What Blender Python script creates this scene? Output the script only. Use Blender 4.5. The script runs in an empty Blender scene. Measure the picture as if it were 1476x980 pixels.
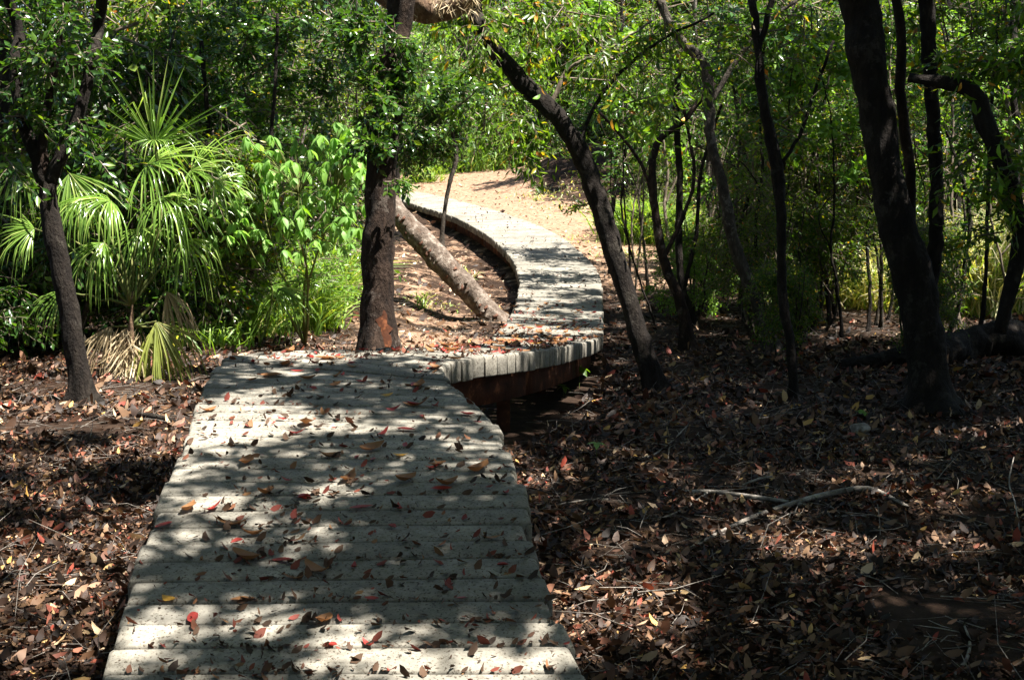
import bpy, math, random
import numpy as np
from mathutils import Vector, Matrix

SC = bpy.context.scene
COL = SC.collection
random.seed(7)
RNG = np.random.default_rng(11)

# ------------------------------------------------------------------ camera
F, CX, CY = 1880.0, 738.0, 490.0            # focal length and centre in pixels of the 1476 px wide photograph
PITCH = math.radians(9.2)
EYE = np.array([0.0, 0.0, 2.0])
cam_data = bpy.data.cameras.new('camera')
cam_data.sensor_width = 36.0
cam_data.lens = 36.0 * F / 1476.0
cam_data.clip_end = 1000.0
cam = bpy.data.objects.new('camera', cam_data)
cam.location = EYE
cam.rotation_euler = (math.radians(90) - PITCH, 0, 0)
COL.objects.link(cam)
SC.camera = cam

# ------------------------------------------------------------------ light
SUN = np.array([0.40, -0.10, 0.90]); SUN /= np.linalg.norm(SUN)
world = bpy.data.worlds.new('World'); SC.world = world
world.use_nodes = True
wn = world.node_tree.nodes; wl = world.node_tree.links
for n in list(wn): wn.remove(n)
sky = wn.new('ShaderNodeTexSky'); sky.sky_type = 'NISHITA'; sky.sun_disc = False
sky.sun_elevation = math.asin(SUN[2]); sky.sun_rotation = math.atan2(SUN[0], SUN[1])
bg = wn.new('ShaderNodeBackground'); bg.inputs['Strength'].default_value = 0.05
wo = wn.new('ShaderNodeOutputWorld')
wl.new(sky.outputs[0], bg.inputs[0]); wl.new(bg.outputs[0], wo.inputs[0])
sun_data = bpy.data.lights.new('sun', 'SUN'); sun_data.energy = 5.0
sun_data.angle = math.radians(0.53); sun_data.color = (1.0, 0.955, 0.88)
sun = bpy.data.objects.new('sun', sun_data)
sun.rotation_euler = Vector(SUN).to_track_quat('Z', 'Y').to_euler()
sun.location = (10, -5, 40)
COL.objects.link(sun)

SC.view_settings.view_transform = 'Standard'
SC.view_settings.look = 'None'
SC.view_settings.exposure = 2.05
SC.view_settings.gamma = 1.0
SC.render.engine = 'CYCLES'
SC.cycles.max_bounces = 8
SC.cycles.diffuse_bounces = 4
SC.cycles.transmission_bounces = 4
SC.cycles.glossy_bounces = 2
SC.cycles.sample_clamp_indirect = 6.0

# ------------------------------------------------------------------ geometry helpers
def P(u, v, D):
    """The point D metres in front of the lens that the photograph shows at pixel u, v."""
    sp, cp = math.sin(PITCH), math.cos(PITCH)
    r, d = (u - CX) / F * D, (v - CY) / F * D
    return np.array([EYE[0] + r, EYE[1] + D * cp - d * sp, EYE[2] - D * sp - d * cp])

def vnoise(x, y, seed=0):
    """smooth value noise, vectorised, about -1..1"""
    x = np.asarray(x, float); y = np.asarray(y, float)
    xi = np.floor(x).astype(np.int64); yi = np.floor(y).astype(np.int64)
    fx = x - xi; fy = y - yi
    fx = fx * fx * (3 - 2 * fx); fy = fy * fy * (3 - 2 * fy)
    def h(a, b):
        n = (a * 374761393 + b * 668265263 + seed * 974711) & 0xFFFFFFFF
        n = ((n ^ (n >> 13)) * 1274126177) & 0xFFFFFFFF
        return ((n ^ (n >> 16)) & 0xFFFF) / 32767.5 - 1
    a = h(xi, yi) * (1 - fx) + h(xi + 1, yi) * fx
    b = h(xi, yi + 1) * (1 - fx) + h(xi + 1, yi + 1) * fx
    return a * (1 - fy) + b * fy

def smooth(a, b, x):
    t = np.clip((x - a) / (b - a), 0, 1)
    return t * t * (3 - 2 * t)

# boardwalk stations: left edge pixel, right edge pixel, height of the deck below the lens
STATIONS = [
    ((147, 980), (850, 980), -1.67), ((172, 890), (803, 885), -1.615), ((223, 740), (752, 735), -1.51),
    ((262, 640), (733, 650), -1.455), ((278, 592), (706, 598), -1.43), ((290, 558), (676, 573), -1.42),
    ((316, 524), (650, 552), -1.42), ((345, 510), (641, 538), -1.42), ((430, 505.5), (645, 526), -1.42),
    ((530, 503), (680, 517), -1.44), ((620, 500), (741, 510), -1.50), ((680, 496.5), (800, 502), -1.66),
    ((704, 490), (842, 493.5), -1.86), ((712, 482), (866, 486), -2.08), ((726, 468), (869, 470), -2.26),
    ((738, 450), (869, 450), -2.36), ((746, 425), (868, 425), -2.38), ((748, 402), (866, 402), -2.34),
    ((741, 380), (853, 379), -2.26), ((722, 355), (824, 352), -2.12), ((693, 333), (788, 330), -1.97),
    ((655, 313), (738, 311), -1.86), ((615, 300), (688, 296), -1.79), ((585, 291), (640, 284), -1.73),
    ((556, 283), (600, 276), -1.69)]

def on_level(u, v, zrel):
    c = math.sin(PITCH) + (v - CY) / F * math.cos(PITCH)
    return P(u, v, -zrel / c)

LE = [on_level(*s[0], s[2]) for s in STATIONS]
RE = [on_level(*s[1], s[2]) for s in STATIONS]
# carry the deck on towards the camera, below the frame
dl, dr = LE[0] - LE[1], RE[0] - RE[1]
LE.insert(0, LE[0] + dl * 2.6); RE.insert(0, RE[0] + dr * 2.6)
LE = np.array(LE); RE = np.array(RE)

def catmull(pts, per=12):
    pts = np.asarray(pts, float)
    p = np.vstack([2 * pts[0] - pts[1], pts, 2 * pts[-1] - pts[-2]])
    out = []
    for i in range(1, len(p) - 2):
        for k in range(per):
            t = k / per
            out.append(0.5 * ((2 * p[i]) + (-p[i - 1] + p[i + 1]) * t + (2 * p[i - 1] - 5 * p[i] + 4 * p[i + 1] - p[i + 2]) * t * t
                              + (-p[i - 1] + 3 * p[i] - 3 * p[i + 1] + p[i + 2]) * t ** 3))
    out.append(pts[-1])
    return np.array(out)

LC, RC = catmull(LE), catmull(RE)
MID = (LC + RC) / 2

PROF_Y = [-200, 0, 7, 10, 13, 17, 21, 24, 25.5, 28, 30, 34, 38, 45, 60, 100, 260]
PROF_Z = [0, 0, 0, -.28, -.5, -.54, -.5, -.30, -.14, -.02, .06, .16, .4, .8, 1.1, 1.4, 1.8]
def zg(x, y):
    x = np.asarray(x, float); y = np.asarray(y, float)
    z = (np.interp(y - 1, PROF_Y, PROF_Z) + np.interp(y, PROF_Y, PROF_Z) + np.interp(y + 1, PROF_Y, PROF_Z)) / 3
    px = np.interp(y, MID[:, 1], MID[:, 0])
    left = px - x
    z = z - .22 * smooth(.1, .7, left) * (1 - smooth(1.4, 2.6, left)) * smooth(15, 18, y) * (1 - smooth(28, 31, y))
    z = z + 1.15 * np.exp(-((x - 2.6) / 2.4) ** 2 - ((y - 38) / 3.6) ** 2)
    z = z + .55 * smooth(3, 8, x) * smooth(20, 30, y)
    z = z + .04 * vnoise(x * .9, y * .9, 3) * smooth(.8, 2.2, np.abs(x - px)) + .018 * vnoise(x * 3.1, y * 3.1, 5)
    z = z + .10 * vnoise(x * .3, y * .3, 9) * smooth(1.5, 4, np.abs(x - px))
    return z

def hit(u, v):
    """where the line of sight through a pixel meets the ground"""
    D = 2.5
    while D < 120:
        p = P(u, v, D)
        if p[2] < float(zg(p[0], p[1])): return D
        D += .03
    return D

# ------------------------------------------------------------------ materials
def mat(name):
    m = bpy.data.materials.new(name); m.use_nodes = True
    nt = m.node_tree
    for n in list(nt.nodes): nt.nodes.remove(n)
    out = nt.nodes.new('ShaderNodeOutputMaterial')
    return m, nt, out

def ramp(nt, stops, interp='LINEAR'):
    r = nt.nodes.new('ShaderNodeValToRGB'); e = r.color_ramp
    e.interpolation = interp
    while len(e.elements) < len(stops): e.elements.new(0.5)
    for el, (p, c) in zip(e.elements, stops):
        el.position = p; el.color = (*c, 1)
    return r

def noise(nt, scale, detail=4, rough=.6, coord=None, vec_scale=None):
    n = nt.nodes.new('ShaderNodeTexNoise'); n.inputs['Scale'].default_value = scale
    n.inputs['Detail'].default_value = detail; n.inputs['Roughness'].default_value = rough
    tc = nt.nodes.new('ShaderNodeTexCoord')
    src = tc.outputs[coord or 'Object']
    if vec_scale:
        mp = nt.nodes.new('ShaderNodeMapping'); mp.inputs['Scale'].default_value = vec_scale
        nt.links.new(src, mp.inputs[0]); src = mp.outputs[0]
    nt.links.new(src, n.inputs['Vector'])
    return n

def leaf_mat(name, stops, gloss=.38, trans=.5, spec=.4, tboost=(1.5, 1.5, .35)):
    m, nt, out = mat(name)
    geo = nt.nodes.new('ShaderNodeNewGeometry')
    r = ramp(nt, stops); nt.links.new(geo.outputs['Random Per Island'], r.inputs[0])
    n = noise(nt, 30, 2)
    mx = nt.nodes.new('ShaderNodeMixRGB'); mx.blend_type = 'MULTIPLY'; mx.inputs[0].default_value = .45
    nt.links.new(r.outputs[0], mx.inputs[1]); nt.links.new(n.outputs[0], mx.inputs[2])
    g = nt.nodes.new('ShaderNodeMixRGB'); g.blend_type = 'MULTIPLY'; g.inputs[0].default_value = 1
    g.inputs[2].default_value = (1.6, 1.6, 1.5, 1); nt.links.new(mx.outputs[0], g.inputs[1])
    pb = nt.nodes.new('ShaderNodeBsdfPrincipled'); pb.inputs['Roughness'].default_value = gloss
    pb.inputs['Specular IOR Level'].default_value = spec
    nt.links.new(g.outputs[0], pb.inputs['Base Color'])
    tr = nt.nodes.new('ShaderNodeBsdfTranslucent')
    tb = nt.nodes.new('ShaderNodeMixRGB'); tb.blend_type = 'MULTIPLY'; tb.inputs[0].default_value = 1
    tb.inputs[2].default_value = (*tboost, 1); nt.links.new(g.outputs[0], tb.inputs[1])
    nt.links.new(tb.outputs[0], tr.inputs[0])
    mi = nt.nodes.new('ShaderNodeMixShader'); mi.inputs[0].default_value = trans
    nt.links.new(pb.outputs[0], mi.inputs[1]); nt.links.new(tr.outputs[0], mi.inputs[2])
    nt.links.new(mi.outputs[0], out.inputs[0])
    return m

def bark_mat(name, c1, c2, c3, scale=14, bump=1.0, zs=.35, patch=None):
    m, nt, out = mat(name)
    n = noise(nt, scale, 6, .7, vec_scale=(1, 1, zs))
    r = ramp(nt, [(.32, c1), (.52, c2), (.72, c3)]); nt.links.new(n.outputs[0], r.inputs[0])
    col = r.outputs[0]
    n2 = noise(nt, 5.0, 7, .75)
    r2 = ramp(nt, [(.55, (0, 0, 0)), (.6, (.8, .8, .8))]); nt.links.new(n2.outputs[0], r2.inputs[0])
    mx = nt.nodes.new('ShaderNodeMixRGB'); nt.links.new(r2.outputs[0], mx.inputs[0])
    nt.links.new(col, mx.inputs[1]); mx.inputs[2].default_value = (*(patch or c3), 1)
    n3 = noise(nt, 40, 4, .7, vec_scale=(1, 1, .5))
    ad = nt.nodes.new('ShaderNodeMath'); ad.operation = 'ADD'
    nt.links.new(n.outputs[0], ad.inputs[0]); nt.links.new(n3.outputs[0], ad.inputs[1])
    bp = nt.nodes.new('ShaderNodeBump'); bp.inputs['Strength'].default_value = bump; bp.inputs['Distance'].default_value = .03
    nt.links.new(ad.outputs[0], bp.inputs['Height'])
    pb = nt.nodes.new('ShaderNodeBsdfPrincipled'); pb.inputs['Roughness'].default_value = .9
    pb.inputs['Specular IOR Level'].default_value = .2
    nt.links.new(mx.outputs[0], pb.inputs['Base Color']); nt.links.new(bp.outputs[0], pb.inputs['Normal'])
    nt.links.new(pb.outputs[0], out.inputs[0])
    return m

M = {}
M['dark_leaf'] = leaf_mat('dark_glossy_leaf', [(0, (.018, .045, .012)), (.5, (.035, .085, .018)), (.85, (.06, .13, .025)), (1, (.13, .19, .03))], .22, .38, .65)
M['mid_leaf'] = leaf_mat('mid_green_leaf', [(0, (.022, .055, .008)), (.5, (.055, .115, .014)), (.9, (.13, .2, .02)), (.965, (.3, .26, .03)), (1, (.3, .1, .02))], .36, .52)
M['lime_leaf'] = leaf_mat('lime_leaf', [(0, (.07, .15, .025)), (.5, (.12, .24, .04)), (1, (.2, .32, .06))], .45, .45)
M['pale_leaf'] = leaf_mat('soft_pale_leaf', [(0, (.12, .25, .06)), (.6, (.19, .34, .08)), (1, (.26, .42, .12))], .5, .45, .35, (1.1, 1.2, .6))
M['palm_leaf'] = leaf_mat('palm_leaf', [(0, (.08, .15, .025)), (.5, (.16, .27, .05)), (1, (.34, .42, .12))], .22, .45, .6, (1.2, 1.3, .5))
M['palm_old'] = leaf_mat('old_palm_leaf', [(0, (.14, .17, .04)), (.6, (.2, .22, .05)), (1, (.32, .26, .09))], .45, .3)
M['dry_leaf'] = leaf_mat('dry_straw', [(0, (.2, .15, .09)), (.5, (.34, .26, .16)), (1, (.5, .42, .3))], .7, .2, .2, (1, 1, 1))
M['grass'] = leaf_mat('grass_blade', [(0, (.08, .15, .03)), (.6, (.16, .27, .05)), (.85, (.24, .33, .08)), (1, (.45, .38, .18))], .45, .4)
M['dry_grass'] = leaf_mat('dry_grass_blade', [(0, (.1, .17, .035)), (.35, (.2, .28, .08)), (.6, (.42, .37, .24)), (1, (.62, .55, .4))], .6, .35, .3)
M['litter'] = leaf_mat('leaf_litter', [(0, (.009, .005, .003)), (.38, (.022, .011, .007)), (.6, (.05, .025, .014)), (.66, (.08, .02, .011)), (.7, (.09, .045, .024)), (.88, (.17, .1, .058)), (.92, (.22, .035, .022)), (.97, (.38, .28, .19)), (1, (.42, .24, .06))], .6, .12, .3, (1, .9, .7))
M['pale_litter'] = leaf_mat('pale_leaf_litter', [(0, (.06, .035, .02)), (.4, (.16, .09, .055)), (.75, (.34, .24, .16)), (1, (.5, .4, .3))], .6, .12, .3, (1, .9, .7))
M['red_leaf'] = leaf_mat('fallen_red_leaf', [(0, (.12, .015, .015)), (.6, (.24, .03, .025)), (1, (.3, .08, .04))], .45, .2, .4, (1.2, .9, .7))
M['brown_leaf'] = leaf_mat('fallen_brown_leaf', [(0, (.09, .04, .02)), (.6, (.2, .095, .04)), (1, (.34, .19, .08))], .55, .2, .3, (1.1, .9, .7))
M['yellow_leaf'] = leaf_mat('fallen_yellow_leaf', [(0, (.42, .3, .05)), (1, (.5, .22, .04))], .5, .25, .3, (1.1, 1, .6))
M['debris'] = leaf_mat('dark_debris', [(0, (.025, .016, .012)), (.6, (.07, .038, .022)), (.85, (.13, .025, .02)), (1, (.16, .09, .045))], .7, .1, .2, (1, 1, 1))
M['bark'] = bark_mat('dark_bark', (.006, .0045, .0035), (.014, .01, .0075), (.03, .024, .018), patch=(.042, .036, .028))
M['bark_warm'] = bark_mat('warm_bark', (.008, .005, .004), (.024, .014, .009), (.065, .042, .03), patch=(.1, .08, .065))
M['bark_grey'] = bark_mat('grey_bark', (.02, .016, .012), (.05, .04, .03), (.12, .1, .08), patch=(.16, .14, .115))
M['twig'] = bark_mat('twig_bark', (.06, .045, .03), (.14, .11, .08), (.3, .25, .19), 20, .2)
M['snag'] = bark_mat('weathered_palm_trunk', (.04, .028, .02), (.15, .115, .09), (.36, .31, .26), 9, 1.0, zs=1.0, patch=(.1, .065, .045))
M['snag_dark'] = bark_mat('rotten_wood', (.02, .012, .009), (.09, .045, .03), (.17, .08, .05), 10, .6)
M['fiber'] = bark_mat('palm_fibre', (.05, .03, .02), (.16, .1, .06), (.34, .27, .2), 14, .7, zs=.2)
M['stick'] = bark_mat('grey_dead_wood', (.08, .07, .058), (.2, .175, .15), (.38, .345, .3), 14, .4, zs=1)
M['petiole'] = bark_mat('green_petiole', (.06, .09, .025), (.12, .14, .04), (.2, .18, .07), 8, .1)

def deck_material():
    m, nt, out = mat('weathered_plank')
    L = nt.links
    oi = nt.nodes.new('ShaderNodeObjectInfo')
    n1 = noise(nt, 1.6, 6, .65, vec_scale=(1, 1, 1))
    r1 = ramp(nt, [(.3, (.19, .175, .15)), (.55, (.31, .288, .25)), (.75, (.42, .393, .345))]); L.new(n1.outputs[0], r1.inputs[0])
    n2 = noise(nt, 22, 8, .75)
    r2 = ramp(nt, [(.34, (.5, .48, .44)), (.5, (.95, .94, .92)), (.68, (1.1, 1.1, 1.08))]); L.new(n2.outputs[0], r2.inputs[0])
    mx = nt.nodes.new('ShaderNodeMixRGB'); mx.blend_type = 'MULTIPLY'; mx.inputs[0].default_value = 1
    L.new(r1.outputs[0], mx.inputs[1]); L.new(r2.outputs[0], mx.inputs[2])
    # green grey algae and dark dirt patches
    n3 = noise(nt, 4.5, 8, .78); r3 = ramp(nt, [(.44, (0, 0, 0)), (.6, (.8, .8, .8))]); L.new(n3.outputs[0], r3.inputs[0])
    m2 = nt.nodes.new('ShaderNodeMixRGB'); L.new(r3.outputs[0], m2.inputs[0]); L.new(mx.outputs[0], m2.inputs[1]); m2.inputs[2].default_value = (.165, .155, .13, 1)
    # fine dark specks
    n4 = noise(nt, 90, 3, .6); r4 = ramp(nt, [(.56, (1, 1, 1)), (.64, (.22, .17, .13))]); L.new(n4.outputs[0], r4.inputs[0])
    m3 = nt.nodes.new('ShaderNodeMixRGB'); m3.blend_type = 'MULTIPLY'; m3.inputs[0].default_value = .9
    L.new(m2.outputs[0], m3.inputs[1]); L.new(r4.outputs[0], m3.inputs[2])
    rr = ramp(nt, [(0, (.72, .72, .71)), (1, (1.12, 1.11, 1.08))]); L.new(oi.outputs['Random'], rr.inputs[0])
    m4 = nt.nodes.new('ShaderNodeMixRGB'); m4.blend_type = 'MULTIPLY'; m4.inputs[0].default_value = 1
    L.new(m3.outputs[0], m4.inputs[1]); L.new(rr.outputs[0], m4.inputs[2])
    bp = nt.nodes.new('ShaderNodeBump'); bp.inputs['Strength'].default_value = .35; bp.inputs['Distance'].default_value = .012
    L.new(n2.outputs[0], bp.inputs['Height'])
    pb = nt.nodes.new('ShaderNodeBsdfPrincipled'); pb.inputs['Roughness'].default_value = .85; pb.inputs['Specular IOR Level'].default_value = .25
    L.new(m4.outputs[0], pb.inputs['Base Color']); L.new(bp.outputs[0], pb.inputs['Normal']); L.new(pb.outputs[0], out.inputs[0])
    return m
M['deck'] = deck_material()
M['beam'] = bark_mat('rust_brown_timber', (.03, .012, .007), (.07, .024, .011), (.14, .05, .02), 5, .2, zs=1, patch=(.2, .07, .03))

def ground_material():
    m, nt, out = mat('forest_soil')
    L = nt.links
    at = nt.nodes.new('ShaderNodeAttribute'); at.attribute_name = 'sand'
    n1 = noise(nt, 7, 8, .75)
    dark = ramp(nt, [(.3, (.014, .009, .006)), (.5, (.03, .018, .012)), (.7, (.06, .038, .025))]); L.new(n1.outputs[0], dark.inputs[0])
    n2 = noise(nt, 11, 8, .75)
    sand = ramp(nt, [(.3, (.09, .055, .034)), (.5, (.25, .155, .1)), (.7, (.4, .29, .2))]); L.new(n2.outputs[0], sand.inputs[0])
    n3 = noise(nt, 2.2, 6, .7)
    ma = nt.nodes.new('ShaderNodeMath'); ma.operation = 'MULTIPLY_ADD'; ma.inputs[1].default_value = 2.6; ma.inputs[2].default_value = -1.42
    L.new(n3.outputs[0], ma.inputs[0])
    ad = nt.nodes.new('ShaderNodeMath'); ad.operation = 'ADD'; ad.use_clamp = True
    L.new(at.outputs['Fac'], ad.inputs[0]); L.new(ma.outputs[0], ad.inputs[1])
    rs = ramp(nt, [(.35, (0, 0, 0)), (.65, (1, 1, 1))]); L.new(ad.outputs[0], rs.inputs[0])
    mx = nt.nodes.new('ShaderNodeMixRGB'); L.new(rs.outputs[0], mx.inputs[0]); L.new(dark.outputs[0], mx.inputs[1]); L.new(sand.outputs[0], mx.inputs[2])
    n4 = noise(nt, 38, 5, .7)
    bp = nt.nodes.new('ShaderNodeBump'); bp.inputs['Strength'].default_value = .8; bp.inputs['Distance'].default_value = .03
    L.new(n4.outputs[0], bp.inputs['Height'])
    pb = nt.nodes.new('ShaderNodeBsdfPrincipled'); pb.inputs['Roughness'].default_value = .95; pb.inputs['Specular IOR Level'].default_value = .1
    L.new(mx.outputs[0], pb.inputs['Base Color']); L.new(bp.outputs[0], pb.inputs['Normal']); L.new(pb.outputs[0], out.inputs[0])
    return m
M['ground'] = ground_material()

# ------------------------------------------------------------------ object helpers
def tag(o, label=None, cat=None, group=None, kind=None):
    if label: o['label'] = label
    if cat: o['category'] = cat
    if group: o['group'] = group
    if kind: o['kind'] = kind
    return o

def empty(name, loc, label, cat, group=None):
    o = bpy.data.objects.new(name, None); o.empty_display_size = .1
    o.location = loc; COL.objects.link(o)
    return tag(o, label, cat, group)

def mesh_np(name, V, T, mats, mi=None, smooth_=False):
    """V (n,3) float, T (m,3) int triangles"""
    me = bpy.data.meshes.new(name)
    V = np.ascontiguousarray(V, dtype=np.float32); T = np.ascontiguousarray(T, dtype=np.int32)
    me.vertices.add(len(V)); me.vertices.foreach_set('co', V.ravel())
    me.loops.add(len(T) * 3); me.loops.foreach_set('vertex_index', T.ravel())
    me.polygons.add(len(T)); me.polygons.foreach_set('loop_start', np.arange(0, len(T) * 3, 3, dtype=np.int32))
    if mi is not None: me.polygons.foreach_set('material_index', np.asarray(mi, dtype=np.int32))
    if smooth_: me.polygons.foreach_set('use_smooth', np.ones(len(T), dtype=bool))
    for m in (mats if isinstance(mats, (list, tuple)) else [mats]): me.materials.append(m)
    me.update(calc_edges=True)
    return me

def link(name, me, parent=None, loc=(0, 0, 0)):
    o = bpy.data.objects.new(name, me); COL.objects.link(o)
    if parent is not None: o.parent = parent
    o.location = loc
    return o

class Soup:
    def __init__(s): s.V = []; s.T = []; s.M = []; s.n = 0
    def add(s, V, T, m=0):
        V = np.asarray(V, float).reshape(-1, 3); T = np.asarray(T, int).reshape(-1, 3)
        s.V.append(V); s.T.append(T + s.n); s.M.append(np.full(len(T), m)); s.n += len(V)
    def mesh(s, name, mats, origin=(0, 0, 0), smooth_=False):
        V = np.vstack(s.V) - np.asarray(origin, float)
        return mesh_np(name, V, np.vstack(s.T), mats, np.concatenate(s.M), smooth_)

def norm(a): return a / np.maximum(np.linalg.norm(a, axis=-1, keepdims=True), 1e-9)

# leaf outlines: (along, across, out of plane)
T5 = (np.array([(0, 0, 0), (.45, .5, .12), (.45, -.5, .12), (1, 0, 0), (.45, 0, -.1)]), np.array([(0, 4, 1), (1, 4, 3), (4, 2, 3), (0, 2, 4)]))
T8 = (np.array([(0, 0, 0), (.25, .4, .1), (.25, 0, -.08), (.25, -.4, .1), (.6, .42, .02), (.6, 0, -.14), (.6, -.42, .02), (1, 0, -.35)]),
      np.array([(0, 2, 1), (0, 3, 2), (1, 2, 4), (2, 5, 4), (2, 3, 5), (3, 6, 5), (4, 5, 7), (5, 6, 7)]))
TD = (np.array([(0, 0, 0), (.25, .40, .35), (.38, -.46, .0), (.66, .34, .75), (.8, -.2, .25), (1, .08, .9)]), np.array([(0, 2, 1), (1, 2, 3), (2, 4, 3), (3, 4, 5)]))

def put_leaves(soup, pos, d, n, L, W, tpl, m=0):
    d = norm(d); s = norm(np.cross(n, d)); n = np.cross(d, s)
    tv, tt = tpl
    L = np.broadcast_to(L, (len(pos),))[:, None, None]; W = np.broadcast_to(W, (len(pos),))[:, None, None]
    V = pos[:, None, :] + tv[None, :, 0:1] * L * d[:, None, :] + tv[None, :, 1:2] * W * s[:, None, :] + tv[None, :, 2:3] * W * n[:, None, :]
    k = len(tv)
    T = tt[None] + (np.arange(len(pos)) * k)[:, None, None]
    soup.add(V.reshape(-1, 3), T.reshape(-1, 3), m)

def put_sticks(soup, a, b, ra, rb, m=1):
    """many straight three-sided twigs at once"""
    d = norm(b - a); up = np.where(np.abs(d[:, 2:3]) > .9, np.array([[1., 0, 0]]), np.array([[0, 0, 1.]]))
    s = norm(np.cross(d, up)); t = np.cross(d, s)
    n = len(a); ra = np.broadcast_to(ra, (n,)); rb = np.broadcast_to(rb, (n,))
    V = np.zeros((n, 6, 3))
    for k in range(3):
        c, si = math.cos(k * 2.0944), math.sin(k * 2.0944)
        o = c * s + si * t
        V[:, k] = a + o * ra[:, None]; V[:, k + 3] = b + o * rb[:, None]
    tt = np.array([(0, 1, 4), (0, 4, 3), (1, 2, 5), (1, 5, 4), (2, 0, 3), (2, 3, 5)])
    T = tt[None] + (np.arange(n) * 6)[:, None, None]
    soup.add(V.reshape(-1, 3), T.reshape(-1, 3), m)

def sprays(soup, start, d, ln, K, L, W, droop, rng, tpl=T5, lm=0, tm=1, twig_r=.004, flat=.6):
    """leafy twigs: each starts at start, runs along d for ln metres and carries K leaves"""
    n = len(start); d = norm(d); ln = np.broadcast_to(ln, (n,))
    pts = [start]
    for j in (1, 2):
        t = j / 2
        pts.append(start + d * (ln * t)[:, None] + np.array([0, 0, -1.]) * (ln * droop * .5 * t * t)[:, None])
    for j in (0, 1): put_sticks(soup, pts[j], pts[j + 1], twig_r * (1 - .4 * j), twig_r * (.6 - .3 * j), tm)
    ph = rng.uniform(0, 6.28, n)
    up = norm(rng.normal(0, .3, (n, 3)) + np.array([0, 0, 1.]))
    s = norm(np.cross(d, up)); t2 = np.cross(s, d)
    for k in range(K):
        t = (k + .6 + rng.uniform(-.3, .3, n)) / K
        pos = start + d * (ln * t)[:, None] + np.array([0, 0, -1.]) * (ln * droop * .5 * t * t)[:, None]
        a = ph + k * 2.4
        side = np.cos(a)[:, None] * s + (np.sin(a) * .5)[:, None] * t2
        ld = norm(d * .55 + side * 1.0 + rng.normal(0, .3, (n, 3)) + np.array([0, 0, -droop]))
        nn = norm(up * flat + rng.normal(0, .45, (n, 3)))
        sz = rng.uniform(.6, 1.15, n)
        put_leaves(soup, pos, ld, nn, L * sz, W * sz, tpl, lm)

def crown_mesh(name, blobs, mats, rng, origin, K=8, L=.08, W=.035, tl=.35, droop=.4, tpl=T5, twig_r=.004, limbs=None, flat=.6, bunch=9):
    """blobs: (centre xyz, radii xyz, number of twigs). Twigs bunch on small boughs so that gaps stay between them."""
    so = Soup()
    for c, r, nt_ in blobs:
        c = np.array(c, float); r = np.array(r, float)
        nb = max(3, nt_ // bunch)
        u = norm(rng.normal(0, 1, (nb, 3))) * rng.uniform(.15, 1.0, (nb, 1)) ** (1 / 2.2)
        bc = c + u * r
        bd = norm(u * [1, 1, .5] + rng.normal(0, .5, (nb, 3)))
        bl = rng.uniform(.25, .6, nb) * min(1.0, float(np.mean(r)) * 1.2)
        put_sticks(so, bc - bd * bl[:, None], bc + bd * (bl * .3)[:, None], twig_r * 2.6, twig_r * 1.3, 1)
        idx = rng.integers(0, nb, nt_)
        t = rng.uniform(-.8, .3, nt_)
        st = bc[idx] + bd[idx] * (bl[idx] * t)[:, None] + rng.normal(0, .03, (nt_, 3))
        dd = bd[idx] + rng.normal(0, .75, (nt_, 3)) * [1, 1, .7]
        sprays(so, st, dd, rng.uniform(.5, 1.2, nt_) * tl, K, L, W, droop, rng, tpl, 0, 1, twig_r, flat)
    if limbs:
        for a, b, ra in limbs:
            V, T = tube_arrays(wobble(a, b, rng), np.linspace(ra, ra * .35, 7), 6, rng, .05)
            so.add(V, T, 1)
    return so.mesh(name, mats, origin)

def wobble(a, b, rng, k=7, amp=.07):
    a = np.array(a, float); b = np.array(b, float); t = np.linspace(0, 1, k)[:, None]
    L_ = np.linalg.norm(b - a)
    p = a + (b - a) * t + np.sin(t * math.pi) * rng.normal(0, amp, (1, 3)) * L_ + rng.normal(0, amp * .25, (k, 3)) * L_ * np.sin(t * math.pi)
    return p

def tube_arrays(pts, rad, sides=12, rng=None, rough=.08, cap=True, lobes=None):
    pts = np.asarray(pts, float); rad = np.asarray(rad, float); n = len(pts)
    tan = norm(np.gradient(pts, axis=0))
    ref = np.array([1., .13, .07]) if abs(tan[0][0]) < .8 else np.array([0, 0, 1.])
    V = np.zeros((n, sides, 3))
    ang = np.linspace(0, 2 * math.pi, sides, endpoint=False)
    seed = int(rng.integers(0, 9999)) if rng is not None else 1
    s = None
    for i in range(n):
        if s is None: s = norm(np.cross(tan[i], ref))
        else: s = norm(s - tan[i] * np.dot(s, tan[i]))
        t = np.cross(tan[i], s)
        rr = rad[i] * (1 + rough * vnoise(np.cos(ang) * 1.4 + 5, np.sin(ang) * 1.4 + i * .45, seed) + rough * .6 * vnoise(ang * 2.0, np.full(sides, i * .9), seed + 3) * np.sin(ang / 2))
        if lobes is not None: rr = rr * (1 + lobes[i] * np.maximum(0, np.sin(ang * 2.5 + seed) * .6 + np.sin(ang * 4 + seed * 2) * .5))
        V[i] = pts[i] + (np.cos(ang) * rr)[:, None] * s + (np.sin(ang) * rr)[:, None] * t
    T = []
    for i in range(n - 1):
        for k in range(sides):
            a, b = i * sides + k, i * sides + (k + 1) % sides
            T += [(a, b, b + sides), (a, b + sides, a + sides)]
    V = V.reshape(-1, 3)
    if cap:
        V = np.vstack([V, pts[0], pts[-1]])
        for k in range(sides):
            T.append((n * sides, (k + 1) % sides, k))
            T.append((n * sides + 1, (n - 1) * sides + k, (n - 1) * sides + (k + 1) % sides))
    return V, np.array(T)

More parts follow.
